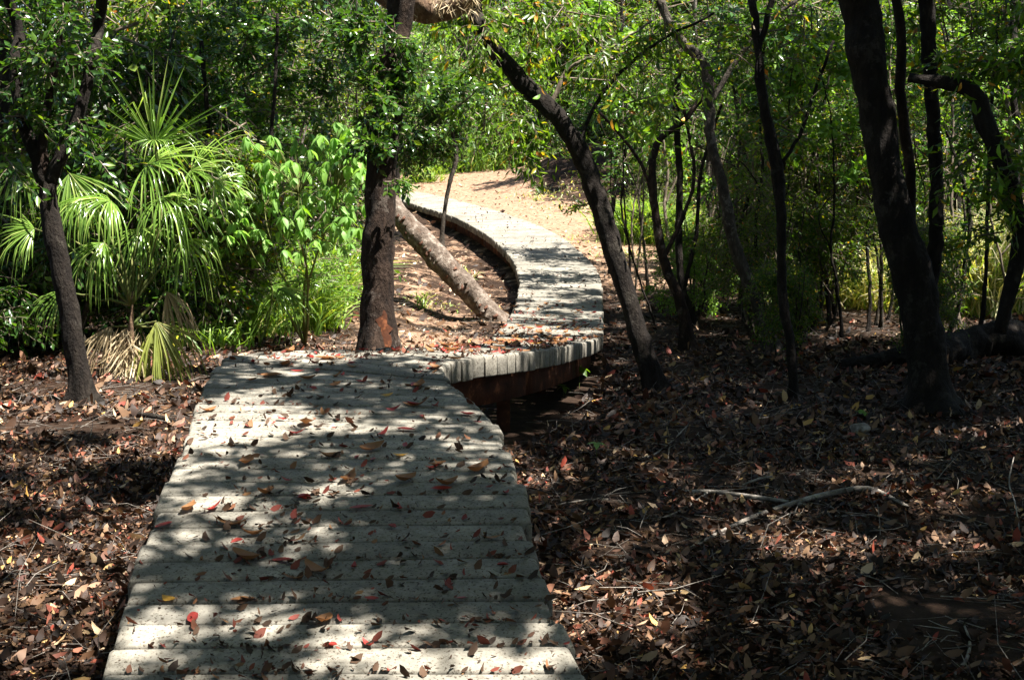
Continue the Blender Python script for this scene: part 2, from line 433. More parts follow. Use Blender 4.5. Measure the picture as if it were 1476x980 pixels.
def resample(pts, rad, step):
    pts = np.asarray(pts, float)
    P_ = catmull(np.hstack([pts, np.asarray(rad, float)[:, None]]), 10)
    s = np.concatenate([[0], np.cumsum(np.linalg.norm(np.diff(P_[:, :3], axis=0), axis=1))])
    n = max(4, int(s[-1] / step)); q = np.linspace(0, s[-1], n + 1)
    return np.stack([np.interp(q, s, P_[:, i]) for i in range(3)], 1), np.interp(q, s, P_[:, 3])

def stem(name, nodes, D, parent, m, origin, sides=14, rough=.1, flare=0., grow=None, step=.08, sink=.0):
    """a trunk or limb through photo pixels (u, v, width in px[, D])"""
    pts, rad = [], []
    for nd in nodes:
        d = nd[3] if len(nd) > 3 else D
        pts.append(P(nd[0], nd[1], d)); rad.append(nd[2] / F * d / 2 * (.93 if nodes[0][2] > 50 else .74))
    if sink:
        pts.insert(0, pts[0] - np.array([0, 0, sink])); rad.insert(0, rad[0] * 1.15)
    if grow is not None:
        for g in grow: pts.append(np.array(g[:3], float)); rad.append(g[3])
    p, r = resample(pts, rad, step)
    lob = None
    if flare:
        h = p[:, 2] - p[0, 2]; lob = .9 * np.exp(-np.maximum(h - sink, 0) / .14) + .06
        r = r * (1 + flare * np.exp(-np.maximum(h - sink, 0) / .12))
    r = r * (1 + .05 * vnoise(np.arange(len(r)) * .35, np.zeros(len(r)), int(nodes[0][0])))
    p = p + RNG.normal(0, .004, p.shape)
    V, T = tube_arrays(p, r, sides + (8 if flare else 0), RNG, rough, lobes=lob)
    return link(name, mesh_np(name, V - np.asarray(origin), T, m, None, True), parent)

def blob(u, v, D, ru, rv, rd, n):
    return (P(u, v, D), (ru / F * D, rd, rv / F * D), n)

ALIKE = []
# ------------------------------------------------------------------ ground
def build_ground():
    xs = np.concatenate([[-260, -160, -90, -55], np.arange(-32, -8, .5), np.arange(-8, 9, .12), np.arange(9, 32, .5), [32, 55, 90, 160, 260]])
    ys = np.concatenate([[-60, -25, -8], np.arange(0, 1.5, .5), np.arange(1.5, 22, .12), np.arange(22, 46, .25), np.arange(46, 90, 2), [90, 130, 180, 260, 400]])
    X, Y = np.meshgrid(xs, ys)
    Z = zg(X, Y)
    nx, ny = len(xs), len(ys)
    V = np.stack([X, Y, Z], -1).reshape(-1, 3)
    i, j = np.meshgrid(np.arange(nx - 1), np.arange(ny - 1)); a = (j * nx + i).ravel()
    T = np.concatenate([np.stack([a, a + 1, a + nx + 1], 1), np.stack([a, a + nx + 1, a + nx], 1)])
    me = mesh_np('ground', V, T, M['ground'], None, True)
    at = me.attributes.new('sand', 'FLOAT', 'POINT')
    at.data.foreach_set('value', sand_at(V[:, 0], V[:, 1]).astype(np.float32))
    tag(link('ground', me), kind='structure')

def sand_at(x, y):
    px = np.interp(y, MID[:, 1], MID[:, 0])
    s = np.exp(-((x - px - 1.6) / 2.3) ** 2) * smooth(18.5, 22, y) * 1.1          # straw coloured strip right of the far deck
    s = np.maximum(s, 1.0 * np.exp(-((x + .9) / 1.0) ** 2 - ((y - 15.2) / 2.0) ** 2) * 1.3)   # sandy patch left of the bend
    s = np.maximum(s, .75 * smooth(-1.0, -3, x - px) * 0 + .55 * np.exp(-((x - px + 1.8) / 1.6) ** 2) * smooth(12, 15, y))
    s = np.maximum(s, 1.2 * np.exp(-((x - px) / 1.6) ** 2) * smooth(33, 35, y))
    return s

build_ground()

# ------------------------------------------------------------------ boardwalk
SEG = np.concatenate([[0], np.cumsum(np.maximum(.35 * np.linalg.norm(np.diff(LC, axis=0), axis=1) + .65 * np.linalg.norm(np.diff(RC, axis=0), axis=1),
                                                .55 * np.linalg.norm(np.diff(LC, axis=0), axis=1)))])
def edge_at(s):
    return (np.array([np.interp(s, SEG, LC[:, i]) for i in range(3)]), np.array([np.interp(s, SEG, RC[:, i]) for i in range(3)]))

walk = empty('boardwalk', tuple(MID[0]), None, None)
tag(walk, kind='structure', label='winding raised boardwalk of pale weathered planks curving through the wood')
W0 = np.array(walk.location)
PW = .158
NPL = int(SEG[-1] / PW)
PLANKS = []
def build_planks():
    TH = .135
    for i in range(NPL):
        s0, s1 = i * PW + .006, (i + 1) * PW - .006
        l0, r0 = edge_at(s0); l1, r1 = edge_at(s1)
        dz = random.uniform(-.003, .004); ol, orr = random.uniform(-.009, .011), random.uniform(-.009, .011) + (.02 if i in (14, 15, 16, 22) else 0)
        tl = random.uniform(-.002, .002)
        PLANKS.append((l0, r0, l1, r1))
        V = []; NR = 12
        ts = [0, .004, .012, .05, .3, .5, .7, .95, .988, .996, 1]
        rr = random.uniform(.006, .010); nose = random.uniform(.012, .024)
        for t in ts:
            k = -ol + (1 + ol + orr) * t if True else t
            a = l0 + (r0 - l0) * k; b = l1 + (r1 - l1) * k
            q = b - a; w = np.linalg.norm(q[:2]); q = q / max(w, 1e-6)
            drop = nose * (1 if t in (0, 1) else .38 if t in (.004, .996) else .05 if t in (.012, .988) else 0)
            cap = .004 if t in (0, 1) else 0
            e = min(rr, w * .3)
            wav = .0015 * math.sin(t * 9 + i * 1.7)
            prof = [(0 + cap, -TH + e), (0 + cap, -e * 1.2), (e * .3 + cap, -e * .4), (e + cap, 0 - cap), (w * .5, 0 - cap), (w - e - cap, 0 - cap),
                    (w - e * .3 - cap, -e * .4), (w - cap, -e * 1.2), (w - cap, -TH + e), (w - e - cap, -TH), (w * .5, -TH), (e + cap, -TH)]
            for (x, z) in prof:
                v = a + q * min(max(x, 0), w); V.append((v[0], v[1], v[2] + z + dz + wav + tl * (t - .5) - (drop if z > -.05 else 0)))
        T = []
        n = len(ts)
        for j in range(n - 1):
            for k in range(NR):
                p, q_ = j * NR + k, j * NR + (k + 1) % NR
                T += [(p, q_ + NR, q_), (p, p + NR, q_ + NR)]
        for k in range(1, NR - 1):
            T.append((0, k, k + 1)); T.append(((n - 1) * NR, (n - 1) * NR + k + 1, (n - 1) * NR + k))
        link('plank', mesh_np('plank', np.array(V) - W0, np.array(T), M['deck']), walk)
build_planks()

def build_beams():
    TH = .135
    for side in (0, 1):
        s = 0.0; ln = 2.4
        while s < SEG[-1] - .3:
            e = min(s + ln, SEG[-1] - .05)
            q = np.linspace(s, e - .006, 9)
            V = []
            for a in q:
                l, r = edge_at(a); c = (l, r)[side]; o = norm((r - l) if side == 0 else (l - r))
                c0 = c + o * .13; c1 = c + o * .20
                for p_, z in ((c0, -TH - .002), (c1, -TH - .002), (c1, -TH - .21), (c0, -TH - .21)): V.append((p_[0], p_[1], p_[2] + z))
            T = []
            for j in range(len(q) - 1):
                for k in range(4):
                    p, q_ = j * 4 + k, j * 4 + (k + 1) % 4
                    T += [(p, q_, q_ + 4), (p, q_ + 4, p + 4)]
            T += [(0, 2, 1), (0, 3, 2)]; b = (len(q) - 1) * 4; T += [(b, b + 1, b + 2), (b, b + 2, b + 3)]
            link('beam', mesh_np('beam', np.array(V) - W0, np.array(T), M['beam']), walk)
            # a post under each joint
            l, r = edge_at(s + .05); c = (l, r)[side]; o = norm((r - l) if side == 0 else (l - r))
            c = (l + r) / 2; g = float(zg(c[0], c[1])) - .15
            if side == 0 and c[2] - TH - .02 > g:
                V = [(c[0] + dx, c[1] + dy, z) for z in (g, c[2] - TH - .004) for dx, dy in ((-.05, -.05), (.05, -.05), (.05, .05), (-.05, .05))]
                T = [(0, 1, 5), (0, 5, 4), (1, 2, 6), (1, 6, 5), (2, 3, 7), (2, 7, 6), (3, 0, 4), (3, 4, 7), (4, 5, 6), (4, 6, 7)]
                link('post', mesh_np('post', np.array(V) - W0, np.array(T), M['beam']), walk)
            s = e
build_beams()

def deck_point(s, t):
    l, r = edge_at(s); return l + (r - l) * t

# ------------------------------------------------------------------ litter
def on_deck(x, y):
    """mask: points that lie under the boardwalk"""
    m = np.zeros(len(x), bool)
    poly = np.vstack([LC[:, :2], RC[::-1, :2]])
    inside = np.zeros(len(x), bool); j = len(poly) - 1
    for i in range(len(poly)):
        xi, yi = poly[i]; xj, yj = poly[j]
        c = ((yi > y) != (yj > y))
        if abs(yj - yi) > 1e-12:
            inside ^= c & (x < (xj - xi) * (y - yi) / (yj - yi) + xi)
        j = i
    return inside

def scatter_ground(n, d0, d1, rng, power=1.0, spread=.44):
    D = d0 + (d1 - d0) * rng.uniform(0, 1, n) ** power
    x = rng.uniform(-spread, spread, n) * D
    x = np.where(rng.uniform(0, 1, n) < .0, x, x)
    k = ~on_deck(x, D)
    x, D = x[k], D[k]
    return np.stack([x, D, zg(x, D)], 1)

def build_litter():
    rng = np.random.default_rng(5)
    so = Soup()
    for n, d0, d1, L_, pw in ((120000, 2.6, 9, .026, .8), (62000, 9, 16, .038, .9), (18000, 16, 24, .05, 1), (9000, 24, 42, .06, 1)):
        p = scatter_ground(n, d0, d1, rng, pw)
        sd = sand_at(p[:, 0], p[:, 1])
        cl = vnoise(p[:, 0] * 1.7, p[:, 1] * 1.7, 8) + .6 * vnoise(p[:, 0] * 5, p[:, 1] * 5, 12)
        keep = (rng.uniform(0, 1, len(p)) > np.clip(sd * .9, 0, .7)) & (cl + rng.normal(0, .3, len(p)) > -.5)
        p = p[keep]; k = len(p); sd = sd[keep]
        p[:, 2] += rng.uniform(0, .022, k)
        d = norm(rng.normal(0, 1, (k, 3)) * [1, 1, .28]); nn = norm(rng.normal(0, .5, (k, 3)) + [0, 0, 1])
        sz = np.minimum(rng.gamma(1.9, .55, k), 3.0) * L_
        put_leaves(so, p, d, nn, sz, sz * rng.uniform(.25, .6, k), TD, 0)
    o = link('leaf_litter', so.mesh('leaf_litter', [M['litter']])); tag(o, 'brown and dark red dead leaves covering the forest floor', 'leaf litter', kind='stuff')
    so = Soup()
    for n, d0, d1, L_ in ((20000, 13, 26, .045), (12000, 24, 45, .06)):
        p = scatter_ground(n, d0, d1, rng, 1, .3)
        sd = sand_at(p[:, 0], p[:, 1]); p = p[rng.uniform(0, 1, len(p)) < np.clip(sd * 1.0, .05, .5)]
        k = len(p); p[:, 2] += rng.uniform(0, .015, k)
        d = norm(rng.normal(0, 1, (k, 3)) * [1, 1, .2]); nn = norm(rng.normal(0, .35, (k, 3)) + [0, 0, 1])
        sz = rng.gamma(4, .25, k) * L_
        put_leaves(so, p, d, nn, sz, sz * rng.uniform(.25, .5, k), TD, 0)
    o = link('straw_litter', so.mesh('straw_litter', [M['pale_litter']])); tag(o, 'pale dry leaves scattered on the sunny sand beside the walk', 'leaf litter', kind='stuff')
    # thin dead twigs
    so = Soup(); p = scatter_ground(7000, 2.8, 20, rng, .9)
    k = len(p); ln = rng.gamma(3, .07, k); d = norm(rng.normal(0, 1, (k, 3)) * [1, 1, .12])
    a = p + [0, 0, .015]; mid_ = a + d * (ln * .5)[:, None] + rng.normal(0, .02, (k, 3)); b = mid_ + (d + rng.normal(0, .35, (k, 3)) * [1, 1, .2]) * (ln * .5)[:, None]
    r = rng.uniform(.001, .0035, k)
    for q in (mid_, b): q[:, 2] = np.maximum(q[:, 2], zg(q[:, 0], q[:, 1]) + .008)
    put_sticks(so, a, mid_, r, r * .8, 0); put_sticks(so, mid_, b, r * .8, r * .4, 0)
    o = link('fallen_twigs', so.mesh('fallen_twigs', [M['stick']])); tag(o, 'thin grey twigs strewn through the dead leaves', 'twigs', kind='stuff')
build_litter()

def curled_leaf(name, m, L_, W_, curl, cup, seed):
    rg = np.random.default_rng(seed); V = []; T = []
    us = [0, .12, .3, .5, .7, .87, 1]; ws = [.06, .5, .9, 1, .8, .42, .03]
    for u, w in zip(us, ws):
        for s in (-1, 0, 1):
            V.append(((u - .5) * L_, s * w * W_ / 2 * (1 + rg.uniform(-.12, .12)), abs(s) * w * W_ * cup * .5 + curl * L_ * (u - .45) ** 2 * 1.6 + rg.uniform(-1, 1) * .02 * W_ + .004))
    for i in range(len(us) - 1):
        for k in (0, 1):
            a = i * 3 + k; T += [(a, a + 3, a + 4), (a, a + 4, a + 1)]
    V = np.array(V); V[:, 2] -= V[:, 2].min() - .001
    return mesh_np(name, V, np.array(T), m)

def build_deck_leaves():
    rg = random.Random(21)
    kinds = []
    for k in range(5): kinds.append(('brown', curled_leaf('brown_leaf', M['brown_leaf'], rg.uniform(.095, .135), rg.uniform(.045, .065), rg.uniform(.15, .7), rg.uniform(.2, .8), k)))
    for k in range(4): kinds.append(('red', curled_leaf('red_leaf', M['red_leaf'], rg.uniform(.055, .085), rg.uniform(.022, .034), rg.uniform(.1, .7), rg.uniform(.2, .8), 20 + k)))
    for k in range(2): kinds.append(('yellow', curled_leaf('yellow_leaf', M['yellow_leaf'], rg.uniform(.07, .1), rg.uniform(.035, .045), rg.uniform(.1, .4), rg.uniform(.1, .4), 40 + k)))
    LAB = {'brown': 'dry curled brown leaf lying on the planks of the boardwalk', 'red': 'small fallen red leaf lying on the planks of the boardwalk', 'yellow': 'fallen yellow leaf lying on the planks of the boardwalk'}
    wts = [5] * 5 + [7] * 4 + [1.2] * 2
    n = 0
    while n < 285:
        s = 1.3 + (14.5) * rg.random() ** 1.1
        if 7.2 < s < 10 and rg.random() < .4: continue
        t = rg.uniform(.02, .98)
        if rg.random() < .5:      # many rest in the joints
            s = round(s / PW) * PW
        if rg.random() < .3: t = min(.98, max(.02, rg.gauss(.55, .16)))
        kind, me = rg.choices(kinds, wts)[0]
        p = deck_point(s, t)
        o = bpy.data.objects.new(kind + '_leaf', me)
        o.location = (p[0], p[1], p[2] + .004)
        o.rotation_euler = (rg.gauss(0, .12), rg.gauss(0, .1), rg.uniform(0, 6.28))
        sc = rg.uniform(.6, 1.25) * (1.05 if s > 6.5 else 1.1); o.scale = (sc, sc, sc)
        COL.objects.link(o); tag(o, LAB[kind], 'leaf', 'fallen leaves on the boardwalk')
        n += 1
    # crumbs of leaf and seed
    rng = np.random.default_rng(9); k = 17000
    s = .8 + 30 * rng.uniform(0, 1, k) ** 1.7; j = rng.uniform(0, 1, k) < .5
    s = np.where(j, np.round(s / PW) * PW + rng.normal(0, .008, k), s); t = rng.uniform(.01, .99, k)
    cl = vnoise(s * 1.3, t * 3, 4); keep = (cl + rng.normal(0, .5, k) > -.1) & ((s < 9) | (rng.uniform(0, 1, k) < np.where(s < 13, .55, .22))); s, t = s[keep], t[keep]; k = len(s)
    p = np.array([deck_point(a, b) for a, b in zip(s, t)]); p[:, 2] += .005
    so = Soup(); sz = np.minimum(rng.gamma(1.1, .017, k), .045) * (1 + (s > 9) * .15)
    put_leaves(so, p, norm(rng.normal(0, 1, (k, 3)) * [1, 1, .2]), norm(rng.normal(0, .3, (k, 3)) + [0, 0, 1]), sz, sz * rng.uniform(.3, .8, k), TD, 0)
    tag(link('leaf_crumbs', so.mesh('leaf_crumbs', [M['debris']])), 'crumbs of dead leaf and seed strewn over the planks', 'debris', kind='stuff')
build_deck_leaves()

# ------------------------------------------------------------------ high crowns shared by the trees
def high_crown(seed, n, r=2.1, bunch=14):
    rng = np.random.default_rng(seed)
    bl = []
    for i in range(6):
        a = i * 1.05 + rng.uniform(-.3, .3); q = r * rng.uniform(.35, .62) if i else 0
        bl.append(((math.cos(a) * q, math.sin(a) * q, rng.uniform(-.3, .3)), (r * .5, r * .5, .55), n // 6))
    lim = [((0, 0, -.9), b[0], .04) for b in bl]
    return crown_mesh('high_crown', bl, [M['mid_leaf'], M['bark']], rng, (0, 0, 0), K=9, L=.15, W=.075, tl=.42, twig_r=.006, limbs=lim, bunch=bunch)
DENSE = [high_crown(901 + i, 920) for i in range(3)]
THIN = [high_crown(911 + i, 330) for i in range(2)]
NEAR = [high_crown(921 + i, 530, bunch=6) for i in range(3)]
def high(t, o, spots, trunk=None):
    """hang high crowns on a tree: (x, y, z, 'd' or 't'); trunk: where the limbs leave it"""
    for x, y, z, k in spots:
        c = link('crown', random.choice({'d': DENSE, 't': THIN, 'n': NEAR}[k]), t, (x - o[0], y - o[1], z - o[2]))
        c.rotation_euler = (random.uniform(-.1, .1), random.uniform(-.1, .1), random.uniform(0, 6.28)); s_ = random.uniform(.92, 1.12); c.scale = (s_, s_, s_)
        if trunk is not None:
            p = wobble(trunk, (x, y, z - .6), RNG, 9, .04)
            V, T = tube_arrays(p, np.linspace(.06, .035, 9), 7, RNG, .08); link('branch', mesh_np('branch', V - o, T, M['bark'], None, True), t)

# ------------------------------------------------------------------ trees with the trunks of the photograph
GL = [M['dark_leaf'], M['twig']]; GM = [M['mid_leaf'], M['twig']]; GLI = [M['lime_leaf'], M['twig']]
def tree_root(name, u, v, label, cat='tree', group=None, D=None):
    D = D or hit(u, v); p = P(u, v, D)
    return empty(name, tuple(p), label, cat, group), D, p

def add_crown(t, o, blobs, mats, seed, **kw):
    rng = np.random.default_rng(seed)
    return link('crown', crown_mesh('crown', blobs, mats, rng, o, **kw), t)

def canopy(c, r, n): return (np.array(c, float), r, n)

# A: forked tree at the left edge
t, D, o = tree_root('forked_tree', 122, 583, 'dark forked tree beside the palm at the left edge')
stem('trunk', [(122, 583, 42), (112, 520, 37), (100, 450, 36), (84, 370, 35), (72, 310, 36), (68, 270, 32), (68, 240, 14)], D, t, M['bark'], o, 18, .12, .35, sink=.15)
stem('branch', [(66, 270, 30), (48, 215, 26), (30, 165, 24), (22, 90, 22), (12, 0, 20)], D, t, M['bark'], o, grow=[(-4.6, 9.8, 4.6, .05), (-5.2, 10.5, 6, .03)])
stem('branch', [(66, 262, 26), (62, 205, 20), (74, 120, 16), (90, 40, 14), (98, 0, 14)], D, t, M['bark_warm'], o, 10, grow=[(-3.2, 9.2, 4.6, .035), (-3.4, 9, 6, .02)])
stem('branch', [(70, 268, 30), (92, 215, 26), (118, 150, 22), (134, 80, 22), (146, 0, 22)], D, t, M['bark'], o, 12, grow=[(-2.8, 9.9, 4.6, .05), (-2.4, 10.4, 6.2, .03)])
add_crown(t, o, [blob(-10, 40, D + .6, 110, 90, .8, 120), blob(70, 40, D - .1, 90, 60, .4, 110), blob(20, 190, D, 40, 90, .4, 50), blob(110, 200, D + .1, 30, 50, .3, 22)], GL, 31, L=.1, W=.045)
high(t, o, [(-5.9, 10.4, 6.2, 'd'), (-6.8, 12.8, 6.4, 'd'), (-4.8, 7.0, 6.6, 't')])

# B: straight trunk behind the bend
t, D, o = tree_root('straight_tree', 543, 499, 'straight tree trunk standing behind the crest of the boardwalk', D=11.5)
g = float(zg(o[0], o[1])); o[2] = g
t.location = tuple(o)
pts_b = [(543, 520, 62), (543, 497, 56), (543, 440, 50), (546, 340, 48), (550, 240, 46), (558, 160, 44), (568, 80, 42), (578, 0, 40)]
stem('trunk', pts_b, D, t, M['bark_warm'], o, 20, .09, .1, sink=.5, grow=[(-.8, 11.6, 5.2, .1), (-.4, 11.9, 7, .06)])
add_crown(t, o, [blob(545, 80, D - .25, 45, 70, .3, 150), blob(545, 165, D - .2, 38, 60, .28, 80), blob(560, 230, D - .3, 40, 40, .25, 22)], GL, 32, L=.085, W=.045, tl=.22)
def scar():
    # raw orange patch where the bark has gone, at the foot of the trunk
    V = []; T = []
    n = 9
    for i in range(n):
        v = 500 - i * 52 / (n - 1); hw = (11 * math.sin(math.pi * (.3 + .7 * i / (n - 1))) + 1.5) * (1, .8, 1.15, .75, 1, .7, 1.1, .8, 1)[i]
        for k in (-1, -.33, .33, 1):
            u = 552 + hw * k + 3 * math.sin(i * 1.9); R = 27 + (v - 450) * .05
            off = math.sqrt(max(0, R * R - (u - 545) ** 2)) / F * D + .006
            V.append(P(u + .8 * math.sin(i * 2.1 + k), v, D - off))
    for i in range(n - 1):
        for k in range(3):
            a = i * 4 + k; T += [(a, a + 1, a + 5), (a, a + 5, a + 4)]
    V = np.array(V); V2 = V + np.array([0, .03, 0]); nn = len(V); V = np.vstack([V, V2]); T = np.array(T); T = np.vstack([T, T[:, ::-1] + nn])
    c = link('bark_scar', mesh_np('bark_scar', V - o, T, M['beam'], None, True), t); c['label'] = 'raw orange wood where bark is missing'
scar()

# C: leaning tree right of the walk
t, D, o = tree_root('leaning_tree', 945, 563, 'dark tree leaning left over the boardwalk from its right side')
stem('trunk', [(945, 563, 40), (926, 505, 38), (905, 430, 37), (882, 355, 37), (860, 285, 37), (836, 220, 36), (800, 165, 35), (752, 118, 34), (716, 75, 32), (694, 35, 30), (682, 0, 30)], D, t, M['bark'], o, 18, .1, .3, sink=.15,
     grow=[(-.5, D - .2, 4.4, .065), (-.9, D - .4, 5.4, .045), (-1.0, D - .6, 6.6, .03)])
stem('branch', [(835, 225, 11), (850, 165, 8), (890, 110, 7), (950, 60, 6), (1030, 20, 5)], D, t, M['bark'], o, 8)
stem('branch', [(790, 160, 12), (820, 100, 8), (880, 70, 6), (940, 30, 5)], D, t, M['twig'], o, 6)
add_crown(t, o, [blob(745, 200, D + .3, 60, 50, .5, 70), blob(700, 130, D + .6, 60, 60, .5, 60), blob(800, 60, D + .2, 110, 60, .7, 90), blob(720, 30, D, 80, 40, .6, 60), blob(900, 110, D + .3, 110, 80, .7, 120), blob(640, 20, D + .3, 60, 40, .5, 40)], GM, 33, L=.11, W=.036, droop=.8, K=7)
rr = np.random.default_rng(77)
leafme = [curled_leaf('long_leaf', M[k], .125, .04, .5, .3, 60 + i) for i, k in enumerate(('mid_leaf', 'mid_leaf', 'lime_leaf', 'yellow_leaf'))]
def hang_leaves(t, o, regions, seed, mes, n, wts):
    rg = random.Random(seed)
    for i in range(n):
        u0, v0, d0, ru, rv, rd = rg.choice(regions)
        p = P(u0 + rg.uniform(-ru, ru), v0 + rg.uniform(-rv, rv), d0 + rg.uniform(-rd, rd)) - o
        l = bpy.data.objects.new('leaf', rg.choices(mes, wts)[0]); COL.objects.link(l); l.parent = t; l.location = tuple(p)
        l.rotation_euler = (rg.gauss(0, .5), rg.uniform(.3, 1.4), rg.uniform(0, 6.28)); s = rg.uniform(.6, 1.1); l.scale = (s, s, s)
hang_leaves(t, o, [(745, 215, D - .1, 60, 40, .3), (820, 90, D - .1, 110, 60, .4), (930, 120, D - .1, 90, 90, .4), (720, 60, D - .2, 60, 50, .3)], 4, leafme, 170, [5, 5, 3, .6])

# D: thick twin trunk on the right
t, D, o = tree_root('thick_tree', 1340, 590, 'thickest dark trunk, rising beside the walk in the right part')
stem('trunk', [(1342, 590, 66), (1338, 540, 58), (1330, 470, 58), (1316, 400, 62), (1292, 320, 56), (1276, 240, 52), (1265, 170, 52), (1250, 80, 56), (1236, 0, 60)], D, t, M['bark'], o, 22, .12, .45, sink=.15,
     grow=[(2.5, D, 4.4, .14), (2.3, D + .2, 6, .08)])
stem('branch', [(1330, 440, 34), (1345, 380, 32), (1350, 300, 26), (1346, 180, 26), (1338, 60, 30), (1334, 0, 30)], D + .15, t, M['bark'], o, 14, grow=[(3.2, D + .6, 5.2, .05)])
stem('branch', [(1312, 330, 22), (1312, 250, 20), (1298, 140, 20), (1292, 0, 20)], D + .3, t, M['bark_warm'], o, 10, grow=[(2.9, D + .9, 5, .04)])
add_crown(t, o, [blob(1330, 60, D + 1.2, 110, 70, .7, 90)], GM, 34, L=.1, W=.042)
high(t, o, [(4.0, 9.2, 5.9, 'd'), (5.6, 6.6, 6.4, 'n'), (2.8, 6.5, 6.1, 'n'), (6.6, 11.8, 6.2, 'd')], (2.4, D, 5.2))

# E, F, G, H...: the slender stems between the leaning tree and the thick trunk
def slender(name, label, nodes, mkey, seed, blobs, cr=(), mats=GM, branches=(), grow=None, group=None, D=None, cat='tree', **kw):
    u, v = nodes[0][:2]
    t, D, o = tree_root(name, u, v, label, cat, group, D)
    stem('trunk', nodes, D, t, M[mkey], o, 10, .1, .3, sink=.12, grow=grow)
    for b in branches: stem('branch', b, D, t, M[mkey], o, 7, .08)
    bl = [blob(b[0], b[1], D + b[2], b[3], b[4], b[5], b[6]) for b in blobs] + [canopy(*c) for c in cr]
    if bl: add_crown(t, o, bl, mats, seed, **kw)
    return t, D, o

slender('slender_tree', 'slender curved tree with paler bark, second trunk right of the leaning tree',
        [(1112, 505, 28), (1088, 430, 24), (1058, 350, 24), (1042, 270, 22), (1024, 200, 20), (1022, 130, 22), (1012, 90, 22), (975, 50, 18), (950, 0, 18)], 'bark_grey', 41,
        [(1000, 60, .4, 110, 60, .8, 130), (1090, 210, .6, 70, 80, .6, 60)], [], branches=[[(1024, 150, 12), (1060, 90, 10), (1110, 30, 8), (1150, 0, 7)]], L=.08, W=.032)
slender('slender_tree', 'thin double stemmed tree between the pale curved tree and the thick trunk',
        [(1144, 572, 18), (1140, 500, 18), (1128, 420, 18), (1126, 320, 18), (1122, 240, 18), (1102, 150, 16), (1092, 60, 16), (1084, 0, 16)], 'bark', 42,
        [(1110, 60, .3, 90, 60, .6, 90), (1160, 180, .5, 70, 90, .6, 60)], [],
        branches=[[(1126, 330, 14), (1112, 230, 12), (1098, 150, 12), (1092, 90, 11), (1112, 0, 12)], [(1124, 240, 9), (1150, 200, 8), (1175, 130, 7), (1200, 60, 6)]], L=.08, W=.034)
slender('slender_tree', 'slender reddish stem standing on the leaf litter directly right of the leaning tree',
        [(992, 505, 22), (982, 440, 22), (958, 380, 18), (945, 310, 16), (940, 240, 14), (952, 200, 12), (985, 175, 11), (1030, 120, 9)], 'bark_warm', 43,
        [(950, 120, .6, 80, 70, .7, 90)], branches=[[(945, 300, 8), (925, 240, 7), (890, 190, 6), (850, 150, 5)], [(958, 370, 9), (985, 310, 8), (1000, 250, 7), (985, 150, 6)]], L=.07, W=.03)
slender('slender_tree', 'forked thin stem behind the reddish stem, its two arms parting low down',
        [(1000, 470, 16), (985, 420, 15), (978, 350, 14), (980, 260, 13), (975, 150, 12), (985, 40, 10)], 'bark', 44,
        [(1010, 150, .6, 90, 90, .8, 110)], branches=[[(985, 420, 9), (1003, 340, 8), (1010, 250, 7), (1040, 150, 6)]], mats=GL, L=.07, W=.03)
k = 0
for nm, lab, nodes in (
        ('sapling', 'sapling leaning right in front of the sunny grass at the right edge', [(1362, 500, 10), (1385, 430, 9), (1392, 370, 9), (1398, 320, 8), (1386, 250, 7), (1360, 180, 5)]),
        ('sapling', 'straight dark sapling standing in front of the fallen log at right', [(1410, 515, 9), (1418, 440, 8), (1422, 370, 7), (1424, 280, 7), (1430, 150, 6), (1440, 20, 5)]),
        ('sapling', 'sapling with a thick stem at the right edge of the view behind the log', [(1458, 448, 18), (1460, 380, 17), (1462, 300, 17), (1466, 200, 15), (1458, 100, 14), (1462, 0, 13)]),
        ('sapling', 'thin bare sapling just left of the thick trunk', [(1252, 478, 7), (1254, 420, 7), (1250, 340, 6), (1262, 250, 6), (1240, 150, 5), (1250, 60, 4)]),
        ('sapling', 'thin sapling left of the bare one, inside the thicket', [(1196, 470, 8), (1190, 400, 8), (1180, 330, 7), (1176, 260, 6), (1188, 150, 6), (1210, 40, 5)]),
        ('sapling', 'crooked sapling right behind the pale curved tree', [(1080, 450, 9), (1068, 400, 8), (1066, 340, 8), (1080, 260, 7), (1062, 160, 6), (1075, 60, 5)]),
        ('sapling', 'short sapling with dark leaves beside the sunny grass, near the leaning tree', [(962, 380, 5), (955, 345, 4), (945, 322, 4), (935, 308, 3)]),
        ('sapling', 'thin sapling crossing in front of the glade to the right of the forked stem', [(1040, 425, 8), (1046, 360, 7), (1036, 290, 7), (1058, 200, 6), (1070, 120, 5)])):
    bl = [(nodes[-2][0], nodes[-2][1] + 20, .2, 55, 70, .5, 55)] if len(nodes) > 4 else [(940, 325, 0, 22, 22, .2, 16)]
    slender(nm, lab, nodes, 'bark', 50 + k, bl, mats=(GM, GL)[k % 2], L=.085, W=.036, cat='sapling', group='saplings in the thicket')
    k += 1

